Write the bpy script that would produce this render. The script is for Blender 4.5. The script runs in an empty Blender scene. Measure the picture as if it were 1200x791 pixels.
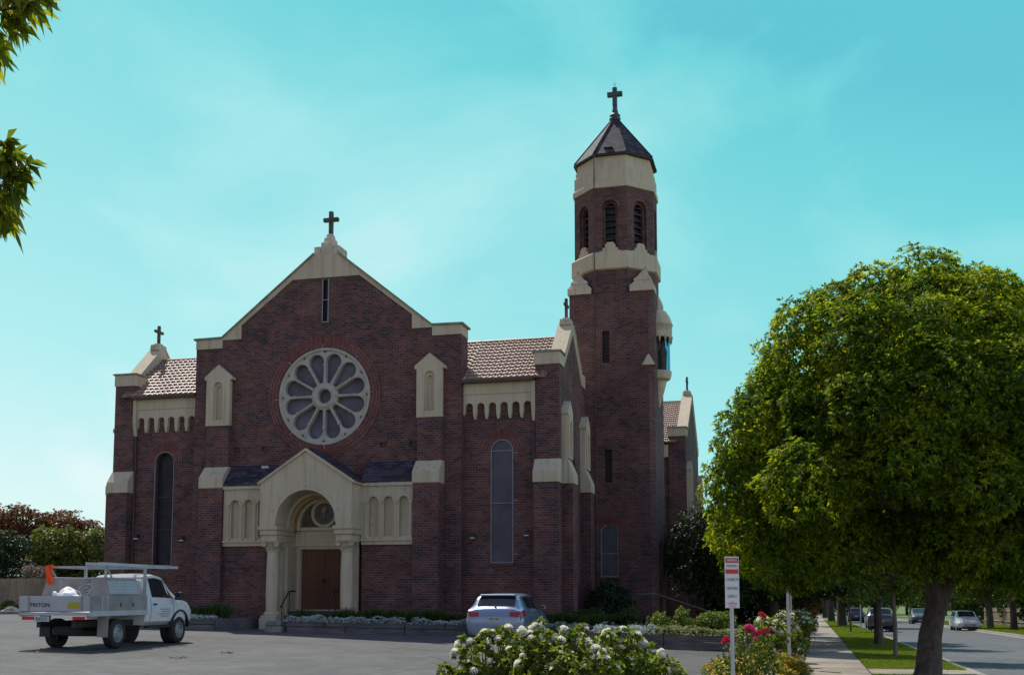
import bpy, bmesh, math, random
import numpy as np
from mathutils import Vector, Matrix
from mathutils.geometry import tessellate_polygon
R = math.radians
random.seed(7); rng = np.random.default_rng(7)
scene = bpy.context.scene
C = scene.collection

# ------------------------------------------------------------------ camera
PITCH, YAW = R(5.5633), R(14.1127)
FPX = 1275.1                      # focal length in pixels of the 1200 wide photograph
cam_d = bpy.data.cameras.new('camera'); cam = bpy.data.objects.new('camera', cam_d); C.objects.link(cam)
cam.location = (0, 0, 0); cam.rotation_euler = (R(90)+PITCH, 0, YAW)
cam_d.sensor_width = 36; cam_d.lens = FPX/1200*36
cam_d.shift_y = (573.5-395.5)/1200
cam_d.clip_start = 0.1; cam_d.clip_end = 3000
scene.camera = cam
# ------------------------------------------------------------------ sky and sun
SUN = Vector((-0.42, 0.48, 0.92)).normalized()
world = bpy.data.worlds.new('World'); scene.world = world; world.use_nodes = True
nt = world.node_tree; nt.nodes.clear()
def wn(t, **k):
    n = nt.nodes.new(t)
    for a, b in k.items(): setattr(n, a, b)
    return n
wo = wn('ShaderNodeOutputWorld'); bg = wn('ShaderNodeBackground'); sky = wn('ShaderNodeTexSky')
sky.sky_type = 'NISHITA'; sky.sun_disc = False
sky.sun_elevation = math.asin(SUN.z); sky.sun_rotation = math.atan2(SUN.x, SUN.y)
sky.air_density = 1.0; sky.dust_density = 0.6; sky.ozone_density = 1.0
L = nt.links.new
def wmath(op, a, b=0., c=None):
    n = wn('ShaderNodeMath', operation=op)
    for i, v in enumerate((a, b, c)):
        if v is None: continue
        if isinstance(v, (int, float)): n.inputs[i].default_value = v
        else: L(v, n.inputs[i])
    return n.outputs[0]
tc = wn('ShaderNodeTexCoord'); sp_ = wn('ShaderNodeSeparateXYZ'); L(tc.outputs['Generated'], sp_.inputs[0])
dx, dy, dz = sp_.outputs
mp = wn('ShaderNodeMapping'); mp.inputs['Scale'].default_value = (1.0, 1.0, 1.7); mp.inputs['Rotation'].default_value = (0, R(25), 0); L(tc.outputs['Generated'], mp.inputs[0])
nz = wn('ShaderNodeTexNoise'); nz.inputs['Scale'].default_value = 2.6; nz.inputs['Detail'].default_value = 7; nz.inputs['Roughness'].default_value = .5; nz.inputs['Distortion'].default_value = .35
L(mp.outputs[0], nz.inputs[0])
cloud = wmath('MULTIPLY', wmath('SUBTRACT', nz.outputs[0], .50), 2.1)
# thin haze: whiter low down and to the west, deep turquoise high in the east
q = wmath('ADD', wmath('SUBTRACT', wmath('SUBTRACT', .80, wmath('MULTIPLY', dx, .5)), wmath('MULTIPLY', wmath('MAXIMUM', dz, 0.), 1.7)), wmath('MAXIMUM', cloud, -.03))
cr = wn('ShaderNodeValToRGB'); e = cr.color_ramp.elements
for p_, c_ in ((.1, (.12, .62, .65)), (.3, (.19, .67, .68)), (.7, (.37, .79, .78))): e.new(p_)
for el, (p_, c_) in zip(e, ((0, (.090, .535, .605)), (.12, (.125, .62, .65)), (.3, (.20, .68, .69)), (.7, (.38, .79, .78)), (1., (.66, .85, .84)))): el.position = p_; el.color = (*c_, 1)
L(q, cr.inputs[0])
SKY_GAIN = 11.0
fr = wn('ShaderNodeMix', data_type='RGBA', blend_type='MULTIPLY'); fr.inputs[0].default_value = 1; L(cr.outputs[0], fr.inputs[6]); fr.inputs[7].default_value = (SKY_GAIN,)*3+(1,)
bk = wn('ShaderNodeMix', data_type='RGBA', blend_type='MULTIPLY'); bk.inputs[0].default_value = 1; L(sky.outputs[0], bk.inputs[6]); bk.inputs[7].default_value = (1.52, 1.32, 1.30, 1)  # unseen sky behind the camera, tinted to set the shaded facade's tone
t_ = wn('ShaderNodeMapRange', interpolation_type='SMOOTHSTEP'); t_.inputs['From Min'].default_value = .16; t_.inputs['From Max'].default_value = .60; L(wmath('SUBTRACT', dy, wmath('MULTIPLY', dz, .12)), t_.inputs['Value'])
east = wmath('ADD', 1.0, wmath('MULTIPLY', wmath('MAXIMUM', dx, 0.), 1.1))       # added gain: unseen eastern sky brightened to lighten the walls facing the street
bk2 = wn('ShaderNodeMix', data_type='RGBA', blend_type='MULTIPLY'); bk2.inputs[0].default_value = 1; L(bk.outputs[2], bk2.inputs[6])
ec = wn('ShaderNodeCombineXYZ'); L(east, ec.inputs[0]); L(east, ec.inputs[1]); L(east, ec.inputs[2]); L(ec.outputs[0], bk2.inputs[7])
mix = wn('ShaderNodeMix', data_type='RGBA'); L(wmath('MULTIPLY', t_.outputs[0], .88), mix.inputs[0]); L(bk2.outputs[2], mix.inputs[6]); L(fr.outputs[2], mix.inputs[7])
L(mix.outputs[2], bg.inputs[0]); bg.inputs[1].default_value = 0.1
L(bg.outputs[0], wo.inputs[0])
sd = bpy.data.lights.new('sun', 'SUN'); so = bpy.data.objects.new('sun', sd); C.objects.link(so)
sd.energy = 5.0; sd.angle = R(.53); sd.color = (1, .95, .86)
so.rotation_euler = SUN.to_track_quat('Z', 'Y').to_euler(); so.location = (-20, 60, 60)
scene.view_settings.view_transform = 'Standard'; scene.view_settings.look = 'None'
scene.view_settings.exposure = 0.0; scene.view_settings.gamma = 1; scene.view_settings.use_curve_mapping = False
scene.cycles.max_bounces = 6; scene.cycles.transparent_max_bounces = 8

# ------------------------------------------------------------------ measuring: pixel of the photograph -> point in the place
_fw = Vector((-math.sin(YAW)*math.cos(PITCH), math.cos(YAW)*math.cos(PITCH), math.sin(PITCH)))
_rt = Vector((math.cos(YAW), math.sin(YAW), 0)); _up = _rt.cross(_fw)
def ray(x, y): return _fw*FPX + _rt*(x-600) - _up*(y-573.5)
def onY(x, y, Y): r = ray(x, y); return r*(Y/r.y)
def onX(x, y, X): r = ray(x, y); return r*(X/r.x)
def at(x, y, d): return ray(x, y)*(d/FPX)
_hx = Vector((-math.sin(YAW), math.cos(YAW)))
def ground_at(px, d):                       # ground point under pixel column px at horizontal depth d
    lat = (px-600)/FPX*d
    x = -d*math.sin(YAW)+lat*math.cos(YAW); y = d*math.cos(YAW)+lat*math.sin(YAW)
    return Vector((x, y, gz(x, y)))
def sst(a, b, t):
    t = max(0., min(1., (t-a)/(b-a))); return t*t*(3-2*t)
SA = R(-1.3)                                # the street runs 1.3 degrees off the church's axis
def st(u, s): return (-0.28+u*math.cos(SA)-s*math.sin(SA), s*math.cos(SA)+u*math.sin(SA))   # street coordinates -> x, y
def us(x, y):
    x += .28; return (x*math.cos(SA)+y*math.sin(SA), -x*math.sin(SA)+y*math.cos(SA))
def gz(x, y):
    park = -1.618-.0191*max(-32, min(x, 4))+.002*max(0, min(y, 90))
    u, s = us(x, y)
    street = -1.5-.011*max(-20, min(s, 260))
    t = sst(-.75, -.05, u)
    return park*(1-t)+street*t

# ------------------------------------------------------------------ materials
MATS = {}
class NT:
    def __init__(s, name):
        s.m = bpy.data.materials.new(name); s.m.use_nodes = True; s.t = s.m.node_tree; s.t.nodes.clear()
        s.out = s.n('ShaderNodeOutputMaterial'); s.b = s.n('ShaderNodeBsdfPrincipled'); s.l(s.b.outputs[0], s.out.inputs[0])
    def n(s, t, **k):
        n = s.t.nodes.new(t)
        for a, b in k.items(): setattr(n, a, b)
        return n
    def l(s, a, b): s.t.links.new(a, b)
    def val(s, v, sock):
        if hasattr(v, 'is_output') or hasattr(v, 'links'): s.l(v, sock)
        else: sock.default_value = v
    def math(s, op, a, b=0., c=None):
        n = s.n('ShaderNodeMath', operation=op); s.val(a, n.inputs[0]); s.val(b, n.inputs[1])
        if c is not None: s.val(c, n.inputs[2])
        return n.outputs[0]
    def mix(s, f, a, b, bt='MIX'):
        n = s.n('ShaderNodeMix', data_type='RGBA', blend_type=bt); s.val(f, n.inputs[0])
        for v, i in ((a, 6), (b, 7)):
            if isinstance(v, tuple): n.inputs[i].default_value = (*v[:3], 1)
            else: s.l(v, n.inputs[i])
        return n.outputs[2]
    def noise(s, scale, detail=4, vec=None, rough=.55, out=0):
        n = s.n('ShaderNodeTexNoise'); n.inputs['Scale'].default_value = scale; n.inputs['Detail'].default_value = detail; n.inputs['Roughness'].default_value = rough
        s.l(vec if vec is not None else s.obj(), n.inputs[0]); return n.outputs[out]
    def obj(s):
        if not hasattr(s, '_o'): s._o = s.n('ShaderNodeTexCoord')
        return s._o.outputs['Object']
    def uv(s):
        s.obj(); return s._o.outputs['UV']
    def ramp(s, f, stops, interp='LINEAR'):
        n = s.n('ShaderNodeValToRGB'); r = n.color_ramp; r.interpolation = interp
        while len(r.elements) < len(stops): r.elements.new(.5)
        for e, (p, c) in zip(r.elements, stops): e.position = p; e.color = (*c[:3], 1) if isinstance(c, tuple) else (c, c, c, 1)
        s.l(f, n.inputs[0]); return n.outputs[0]
    def bump(s, h, strength=.3, dist=.02):
        n = s.n('ShaderNodeBump'); n.inputs['Strength'].default_value = strength; n.inputs['Distance'].default_value = dist
        s.l(h, n.inputs['Height']); s.l(n.outputs[0], s.b.inputs['Normal'])
    def col(s, c):
        if isinstance(c, tuple): s.b.inputs['Base Color'].default_value = (*c[:3], 1)
        else: s.l(c, s.b.inputs['Base Color'])
    def set(s, rough=.8, metal=0, spec=.5, coat=0):
        s.b.inputs['Roughness'].default_value = rough; s.b.inputs['Metallic'].default_value = metal
        s.b.inputs['Specular IOR Level'].default_value = spec; s.b.inputs['Coat Weight'].default_value = coat
        return s.m

def mat_plain(name, c, rough=.7, metal=0, var=.12, scale=3., spec=.5, coat=0, bump=0, fine=40.):
    m = NT(name)
    a = m.noise(scale, 5); b = m.noise(fine, 3)
    f = m.math('ADD', m.math('MULTIPLY', a, .7), m.math('MULTIPLY', b, .3))
    lo = tuple(v*(1-var*1.6) for v in c); hi = tuple(min(1, v*(1+var*1.6)) for v in c)
    m.col(m.ramp(f, [(.3, lo), (.7, hi)]))
    if bump: m.bump(b, bump, .01)
    return m.set(rough, metal, spec, coat)

def mat_brick(name, stops, mortar=(.30, .25, .25), bw=.24, bh=.088, soldier=False, dark=1.0):
    m = NT(name); sep = m.n('ShaderNodeSeparateXYZ'); m.l(m.uv(), sep.inputs[0])
    u, v = sep.outputs[0], sep.outputs[1]
    row = m.math('DIVIDE', v, bh); ri = m.math('FLOOR', row); rf = m.math('FRACT', row)
    off = m.math('MULTIPLY', m.math('MODULO', ri, 2.), .5)
    cu = m.math('ADD', m.math('DIVIDE', u, bw), off); ci = m.math('FLOOR', cu); cf = m.math('FRACT', cu)
    cmb = m.n('ShaderNodeCombineXYZ'); m.l(ci, cmb.inputs[0]); m.l(ri, cmb.inputs[1])
    wnz = m.n('ShaderNodeTexWhiteNoise', noise_dimensions='2D'); m.l(cmb.outputs[0], wnz.inputs['Vector'])
    patch = m.noise(.55, 5); streak = m.noise(2.2, 4)
    f = m.math('ADD', m.math('MULTIPLY', wnz.outputs[0], .66), m.math('MULTIPLY', m.math('SUBTRACT', patch, .34), 1.1))
    base = m.ramp(f, stops, 'LINEAR')
    tone = m.ramp(streak, [(.3, .80), (.72, 1.15)])
    base = m.mix(1., base, tone, 'MULTIPLY')
    mm = m.math('MAXIMUM', m.math('LESS_THAN', rf, .12), m.math('LESS_THAN', cf, .045))
    mc = m.ramp(m.noise(1.1, 4), [(.35, tuple(x*.55 for x in mortar)), (.7, mortar)])
    m.col(m.mix(m.math('MULTIPLY', mm, .9), base, mc))
    h = m.math('SUBTRACT', m.math('MULTIPLY', m.noise(60, 3), .4), mm)
    m.bump(h, .55, .008)
    return m.set(.85, spec=.3)

def mat_leaf(name, stops, trans=.35, rough=.5, spec=.4, tint=(1.5, 1.45, .55)):
    m = NT(name); g = m.n('ShaderNodeNewGeometry')
    big = m.noise(.9, 3)
    f = m.math('ADD', m.math('MULTIPLY', g.outputs['Random Per Island'], .6), m.math('MULTIPLY', m.math('SUBTRACT', big, .3), 1.0))
    c = m.ramp(f, stops); m.col(c); m.set(rough, spec=spec)
    t = m.n('ShaderNodeBsdfTranslucent'); m.l(m.mix(1., c, tint, 'MULTIPLY'), t.inputs[0])
    mx = m.n('ShaderNodeMixShader'); mx.inputs[0].default_value = trans
    m.l(m.b.outputs[0], mx.inputs[1]); m.l(t.outputs[0], mx.inputs[2]); m.l(mx.outputs[0], m.out.inputs[0])
    return m.m

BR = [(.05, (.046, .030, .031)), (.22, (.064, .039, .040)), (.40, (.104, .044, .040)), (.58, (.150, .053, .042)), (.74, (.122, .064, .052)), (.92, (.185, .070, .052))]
M = {}
M['brick'] = mat_brick('dark_red_brick', BR)
M['brick_red'] = mat_brick('red_arch_brick', [(.1, (.10, .036, .03)), (.4, (.145, .050, .040)), (.7, (.17, .06, .046)), (.9, (.12, .045, .036))], bw=.10, bh=.125)
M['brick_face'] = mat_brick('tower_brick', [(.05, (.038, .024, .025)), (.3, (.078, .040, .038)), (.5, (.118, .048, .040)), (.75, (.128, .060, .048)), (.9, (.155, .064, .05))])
def mat_cream():
    m = NT('cream_render')
    a = m.noise(.8, 5); sx = m.n('ShaderNodeMapping'); sx.inputs['Scale'].default_value = (5, 5, .35); m.l(m.obj(), sx.inputs[0])
    st_ = m.noise(1.3, 5, sx.outputs[0]); fine = m.noise(35, 4)
    c = m.ramp(a, [(.3, (.49, .41, .285)), (.7, (.56, .475, .34))])
    c = m.mix(m.math('MULTIPLY', m.ramp(st_, [(.50, 0.), (.74, 1.)]), .5), c, (.25, .21, .145))
    m.col(c); m.bump(fine, .15, .01); return m.set(.8, spec=.3)
M['cream'] = mat_cream()
M['cream_stone'] = mat_plain('weathered_cream_stone', (.50, .43, .31), .85, var=.25, scale=2.5, bump=.3)
M['tracery'] = mat_plain('grey_tracery_stone', (.40, .365, .31), .8, var=.15, scale=2)
M['lichen'] = mat_plain('weathered_coping_top', (.24, .23, .18), .9, var=.35, scale=5)
M['glass'] = NT('dark_leadlight_glass')
g_ = M['glass']; g_.col(g_.ramp(g_.noise(2.5, 4), [(.3, (.012, .011, .016)), (.7, (.030, .027, .036))])); M['glass'] = g_.set(.45, spec=.25)
M['rose_pane'] = mat_plain('rose_window_pane', (.098, .096, .125), .5, var=.35, scale=1.2)
M['rail_grey'] = mat_plain('dull_grey_rail', (.11, .10, .095), .6, .2, var=.15)
M['mesh'] = mat_plain('grey_window_screen', (.26, .25, .27), .6, .3)
M['screen'] = mat_plain('dark_flyscreen', (.066, .062, .080), .55, var=.3, scale=1.5)
M['slate'] = None
def mat_slate(name, c, bw=.3, bh=.14):
    m = NT(name); sep = m.n('ShaderNodeSeparateXYZ'); m.l(m.uv(), sep.inputs[0]); u, v = sep.outputs[0], sep.outputs[1]
    row = m.math('DIVIDE', v, bh); ri = m.math('FLOOR', row); rf = m.math('FRACT', row)
    cu = m.math('ADD', m.math('DIVIDE', u, bw), m.math('MULTIPLY', m.math('MODULO', ri, 2.), .5)); ci = m.math('FLOOR', cu); cf = m.math('FRACT', cu)
    cmb = m.n('ShaderNodeCombineXYZ'); m.l(ci, cmb.inputs[0]); m.l(ri, cmb.inputs[1])
    w = m.n('ShaderNodeTexWhiteNoise', noise_dimensions='2D'); m.l(cmb.outputs[0], w.inputs['Vector'])
    c1 = m.ramp(w.outputs[0], [(0., tuple(x*.55 for x in c)), (.5, c), (1., tuple(x*1.7 for x in c))])
    mm = m.math('MAXIMUM', m.math('LESS_THAN', rf, .14), m.math('LESS_THAN', cf, .05))
    m.col(m.mix(mm, c1, tuple(x*.3 for x in c)))
    m.bump(m.math('SUBTRACT', m.math('MULTIPLY', rf, -.6), mm), .6, .015); return m.set(.75, spec=.15)
M['slate'] = mat_slate('purple_grey_slate', (.055, .048, .062))
def mat_tile():
    m = NT('terracotta_tile'); sep = m.n('ShaderNodeSeparateXYZ'); m.l(m.uv(), sep.inputs[0])
    cmb = m.n('ShaderNodeCombineXYZ'); m.l(m.math('FLOOR', m.math('DIVIDE', sep.outputs[0], .23)), cmb.inputs[0]); m.l(m.math('FLOOR', m.math('DIVIDE', sep.outputs[1], .3)), cmb.inputs[1])
    w = m.n('ShaderNodeTexWhiteNoise', noise_dimensions='2D'); m.l(cmb.outputs[0], w.inputs['Vector'])
    f = m.math('ADD', m.math('MULTIPLY', w.outputs[0], .6), m.math('MULTIPLY', m.noise(1.2, 4), .5))
    c = m.ramp(f, [(.15, (.19, .095, .065)), (.5, (.34, .20, .145)), (.85, (.44, .30, .235))])
    c = m.mix(m.math('MULTIPLY', m.noise(9, 4), .5), c, (.16, .11, .09))
    m.col(c); return m.set(.5, spec=.65)
M['tile'] = mat_tile()
def mat_asphalt(name, c, patch=.25):
    m = NT(name); a = m.noise(.35, 6); b = m.noise(2.6, 6); f = m.noise(120, 2); ff = m.noise(28, 4)
    base = m.ramp(a, [(.3, tuple(x*(1-patch) for x in c)), (.7, tuple(x*(1+patch) for x in c))])
    base = m.mix(1., base, m.ramp(b, [(.3, .78), (.7, 1.2)]), 'MULTIPLY')
    base = m.mix(1., base, m.ramp(f, [(.35, .55), (.65, 1.5)]), 'MULTIPLY')
    base = m.mix(1., base, m.ramp(ff, [(.3, .75), (.7, 1.25)]), 'MULTIPLY')
    vo = m.n('ShaderNodeTexVoronoi', feature='DISTANCE_TO_EDGE'); vo.inputs['Scale'].default_value = .22
    wv = m.n('ShaderNodeMix', data_type='VECTOR'); wv.inputs[0].default_value = .12
    m.l(m.obj(), wv.inputs[4]); m.l(m.noise(1.4, 4, out=1), wv.inputs[5]); m.l(wv.outputs[1], vo.inputs['Vector'])
    crack = m.math('LESS_THAN', vo.outputs[0], .004)
    base = m.mix(m.math('MULTIPLY', crack, .55), base, tuple(x*.3 for x in c))
    m.col(base); m.bump(f, .5, .006); return m.set(.85, spec=.3)
M['asphalt'] = mat_asphalt('worn_asphalt', (.082, .080, .080))
M['road'] = mat_asphalt('road_asphalt', (.090, .092, .098), .18)
M['concrete'] = mat_plain('path_concrete', (.235, .195, .155), .9, var=.28, scale=.9, bump=.3)
M['kerb'] = mat_plain('kerb_concrete', (.26, .24, .21), .9, var=.2, scale=2)
M['grass'] = mat_plain('lawn_ground', (.085, .125, .020), .95, var=.35, scale=1.1)
M['soil'] = mat_plain('garden_soil', (.060, .042, .030), .95, var=.4, scale=4, bump=.5)
M['sleeper'] = None
def mat_wood(name, c, grain=(.25, 6, 9), var=.4):
    m = NT(name); mp_ = m.n('ShaderNodeMapping'); mp_.inputs['Scale'].default_value = grain; m.l(m.obj(), mp_.inputs[0])
    a = m.noise(2.6, 6, mp_.outputs[0]); b = m.noise(.9, 3)
    c1 = m.ramp(a, [(.3, tuple(x*(1-var) for x in c)), (.7, tuple(min(1, x*(1+var)) for x in c))])
    m.col(m.mix(1., c1, m.ramp(b, [(.3, .75), (.7, 1.25)]), 'MULTIPLY')); m.bump(a, .4, .01); return m.set(.85, spec=.3)
M['sleeper'] = mat_wood('weathered_sleeper_timber', (.125, .115, .115))
M['paling'] = mat_wood('paling_timber', (.25, .19, .13), (8, 8, .3), .35)
M['door'] = mat_wood('brown_door_timber', (.125, .055, .032), (8, 8, .35), .10)
M['stone'] = mat_plain('grey_edging_stone', (.20, .185, .17), .9, var=.4, scale=3, bump=.5)
M['bark'] = mat_wood('grey_brown_bark', (.080, .058, .045), (5, 5, .6), .5)
M['bark_pale'] = mat_wood('pale_bark', (.17, .14, .11), (5, 5, .6), .4)
M['leaf_big'] = mat_leaf('glossy_green_leaf', [(.1, (.020, .058, .014)), (.4, (.060, .125, .018)), (.65, (.16, .225, .020)), (.85, (.32, .36, .022)), (1., (.48, .44, .026))], .58, .6, .12, (1.9, 1.65, .45))
M['leaf_near'] = mat_leaf('branch_leaf', [(.1, (.060, .085, .014)), (.5, (.16, .19, .022)), (.8, (.28, .28, .03)), (1., (.36, .32, .04))], .62, .5, .25)
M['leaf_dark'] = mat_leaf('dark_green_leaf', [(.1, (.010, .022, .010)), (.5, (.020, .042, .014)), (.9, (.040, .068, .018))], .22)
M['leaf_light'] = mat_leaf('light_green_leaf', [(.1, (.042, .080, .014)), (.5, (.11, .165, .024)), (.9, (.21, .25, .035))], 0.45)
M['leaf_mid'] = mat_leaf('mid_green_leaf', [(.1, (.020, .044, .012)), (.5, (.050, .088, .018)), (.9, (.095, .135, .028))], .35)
M['leaf_olive'] = mat_leaf('olive_green_leaf', [(.1, (.036, .050, .012)), (.5, (.095, .115, .020)), (.9, (.19, .19, .035))], .4)
M['leaf_red'] = mat_leaf('bronze_leaf', [(.1, (.050, .034, .016)), (.4, (.11, .052, .026)), (.7, (.20, .075, .042)), (1., (.16, .13, .04))], .35, .6, .15)
M['leaf_pale'] = mat_leaf('pale_pinkish_leaf', [(.1, (.10, .085, .05)), (.5, (.24, .19, .14)), (.9, (.40, .31, .25))], .3, tint=(1.05, 1., .95))
M['leaf_rose'] = mat_leaf('rose_leaf', [(.1, (.045, .075, .014)), (.4, (.11, .155, .022)), (.7, (.21, .26, .035)), (.92, (.30, .31, .05)), (1., (.28, .17, .06))], 0.5, .45, .4)
M['leaf_orange'] = mat_leaf('orange_flower_leaf', [(.1, (.05, .06, .02)), (.4, (.30, .09, .04)), (.9, (.50, .16, .07))], .3, tint=(1.05, 1., .95))
M['grassblade'] = mat_leaf('grass_blade', [(.1, (.075, .12, .012)), (.5, (.14, .19, .018)), (.9, (.22, .25, .03))], 0.45)
M['silver'] = mat_leaf('silver_foliage', [(.1, (.26, .32, .30)), (.5, (.45, .52, .49)), (.9, (.62, .68, .64))], .15, tint=(1.05, 1., .95))
M['lime_flower'] = mat_leaf('lime_groundcover', [(.1, (.08, .12, .03)), (.5, (.20, .24, .07)), (.9, (.50, .50, .28))], .3, tint=(1.05, 1., .95))
M['yellow'] = mat_leaf('yellow_orange_flower', [(.1, (.30, .20, .02)), (.4, (.55, .38, .03)), (.7, (.62, .40, .03)), (.95, (.55, .17, .03))], .25, tint=(1.05, 1., .95))
M['petal_white'] = mat_leaf('white_rose_petal', [(.1, (.70, .70, .58)), (.5, (.82, .82, .74)), (.9, (.86, .86, .82))], .45, tint=(1.05, 1., .95))
M['petal_red'] = mat_leaf('crimson_rose_petal', [(.1, (.38, .012, .035)), (.5, (.55, .02, .06)), (.9, (.62, .06, .14))], .3, tint=(1.05, 1., .95))
M['petal_pink'] = mat_leaf('pink_rose_petal', [(.1, (.50, .03, .12)), (.5, (.66, .07, .22)), (.9, (.72, .16, .34))], .3, tint=(1.05, 1., .95))
def mat_paint(name, c, rough=.32, coat=.7, metal=0.):
    m = NT(name); m.col(m.ramp(m.noise(3, 4), [(.3, tuple(x*.93 for x in c)), (.7, c)]))
    m.l(m.math('ADD', m.math('MULTIPLY', m.noise(5, 4), .2), rough-.1), m.b.inputs['Roughness'])
    m.set(rough, metal, .5, coat); m.b.inputs['Coat Roughness'].default_value = .08; return m.m
M['white_paint'] = mat_paint('white_car_paint', (.70, .71, .71))
M['silver_paint'] = mat_paint('silver_blue_car_paint', (.25, .32, .45), .3, .8, .35)
M['dark_paint'] = mat_paint('charcoal_car_paint', (.045, .05, .06))
M['grey_paint'] = mat_paint('grey_car_paint', (.25, .26, .28))
M['carglass'] = NT('car_glass'); M['carglass'].col((.016, .020, .022)); M['carglass'] = M['carglass'].set(.06, spec=.8)
M['rubber'] = mat_plain('tyre_rubber', (.022, .022, .023), .85, var=.2)
M['black'] = mat_plain('black_plastic', (.018, .018, .019), .55, var=.2)
M['rim'] = mat_plain('wheel_metal', (.30, .30, .31), .45, .4, var=.12)
M['alu'] = mat_plain('brushed_aluminium', (.46, .46, .47), .55, .1, var=.12, scale=2)
M['alu_dull'] = mat_plain('dull_aluminium_panel', (.30, .275, .27), .6, .08, var=.18, scale=2)
M['galv'] = mat_plain('galvanised_steel', (.40, .41, .42), .5, .45, var=.15)
M['red_lens'] = mat_plain('red_light_lens', (.42, .012, .02), .2, coat=.6, var=.08)
M['lens'] = mat_plain('clear_headlight', (.45, .47, .48), .12, coat=.6, var=.1)
M['orange_cloth'] = mat_plain('orange_flag_cloth', (.85, .075, .01), .8, var=.08)
M['sackcloth'] = mat_plain('white_sack_plastic', (.74, .73, .72), .6, var=.1, scale=8)
M['plate'] = mat_plain('number_plate', (.46, .50, .52), .5, var=.05)
M['yellow_plate'] = mat_plain('yellow_sticker', (.42, .36, .02), .5, var=.15)
M['sign_white'] = mat_plain('sign_white', (.66, .66, .65), .5, var=.06)
M['sign_red'] = mat_plain('sign_red', (.55, .03, .035), .5, var=.06)
M['sign_pink'] = mat_plain('faded_red_lettering', (.62, .24, .28), .6, var=.06)
M['ink'] = mat_plain('dark_lettering', (.03, .035, .05), .6, var=.05)
M['grey_ink'] = mat_plain('grey_lettering', (.28, .31, .34), .6, var=.05)
M['iron'] = mat_plain('dark_iron', (.035, .028, .026), .6, .3, var=.2)
M['pipe'] = mat_plain('brown_downpipe', (.075, .042, .036), .6, var=.15)
M['gold'] = mat_plain('faded_gilding', (.42, .30, .12), .55, .2, var=.25, scale=8)
M['mosaic'] = mat_plain('tympanum_mosaic', (.085, .062, .042), .6, var=.5, scale=5, fine=25)
M['roundel'] = mat_plain('roundel_blue_grey', (.085, .085, .095), .55, var=.3, scale=6, fine=30)
M['step'] = mat_plain('bluestone_step', (.060, .062, .075), .7, var=.2)
M['nosing'] = mat_plain('step_nosing', (.36, .36, .36), .8, var=.2)
M['copper'] = mat_plain('weathered_cross_metal', (.055, .085, .085), .6, .2, var=.3, scale=6)
M['crossstone'] = mat_plain('stained_cross_stone', (.085, .070, .055), .85, var=.3, scale=6)
m = NT('blue_acrylic_screen'); m.col((.16, .52, .74)); m.b.inputs['Transmission Weight'].default_value = .85; M['acrylic'] = m.set(.15)
M['lamp_glass'] = mat_plain('floodlight_glass', (.62, .62, .60), .3, var=.05)

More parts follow.
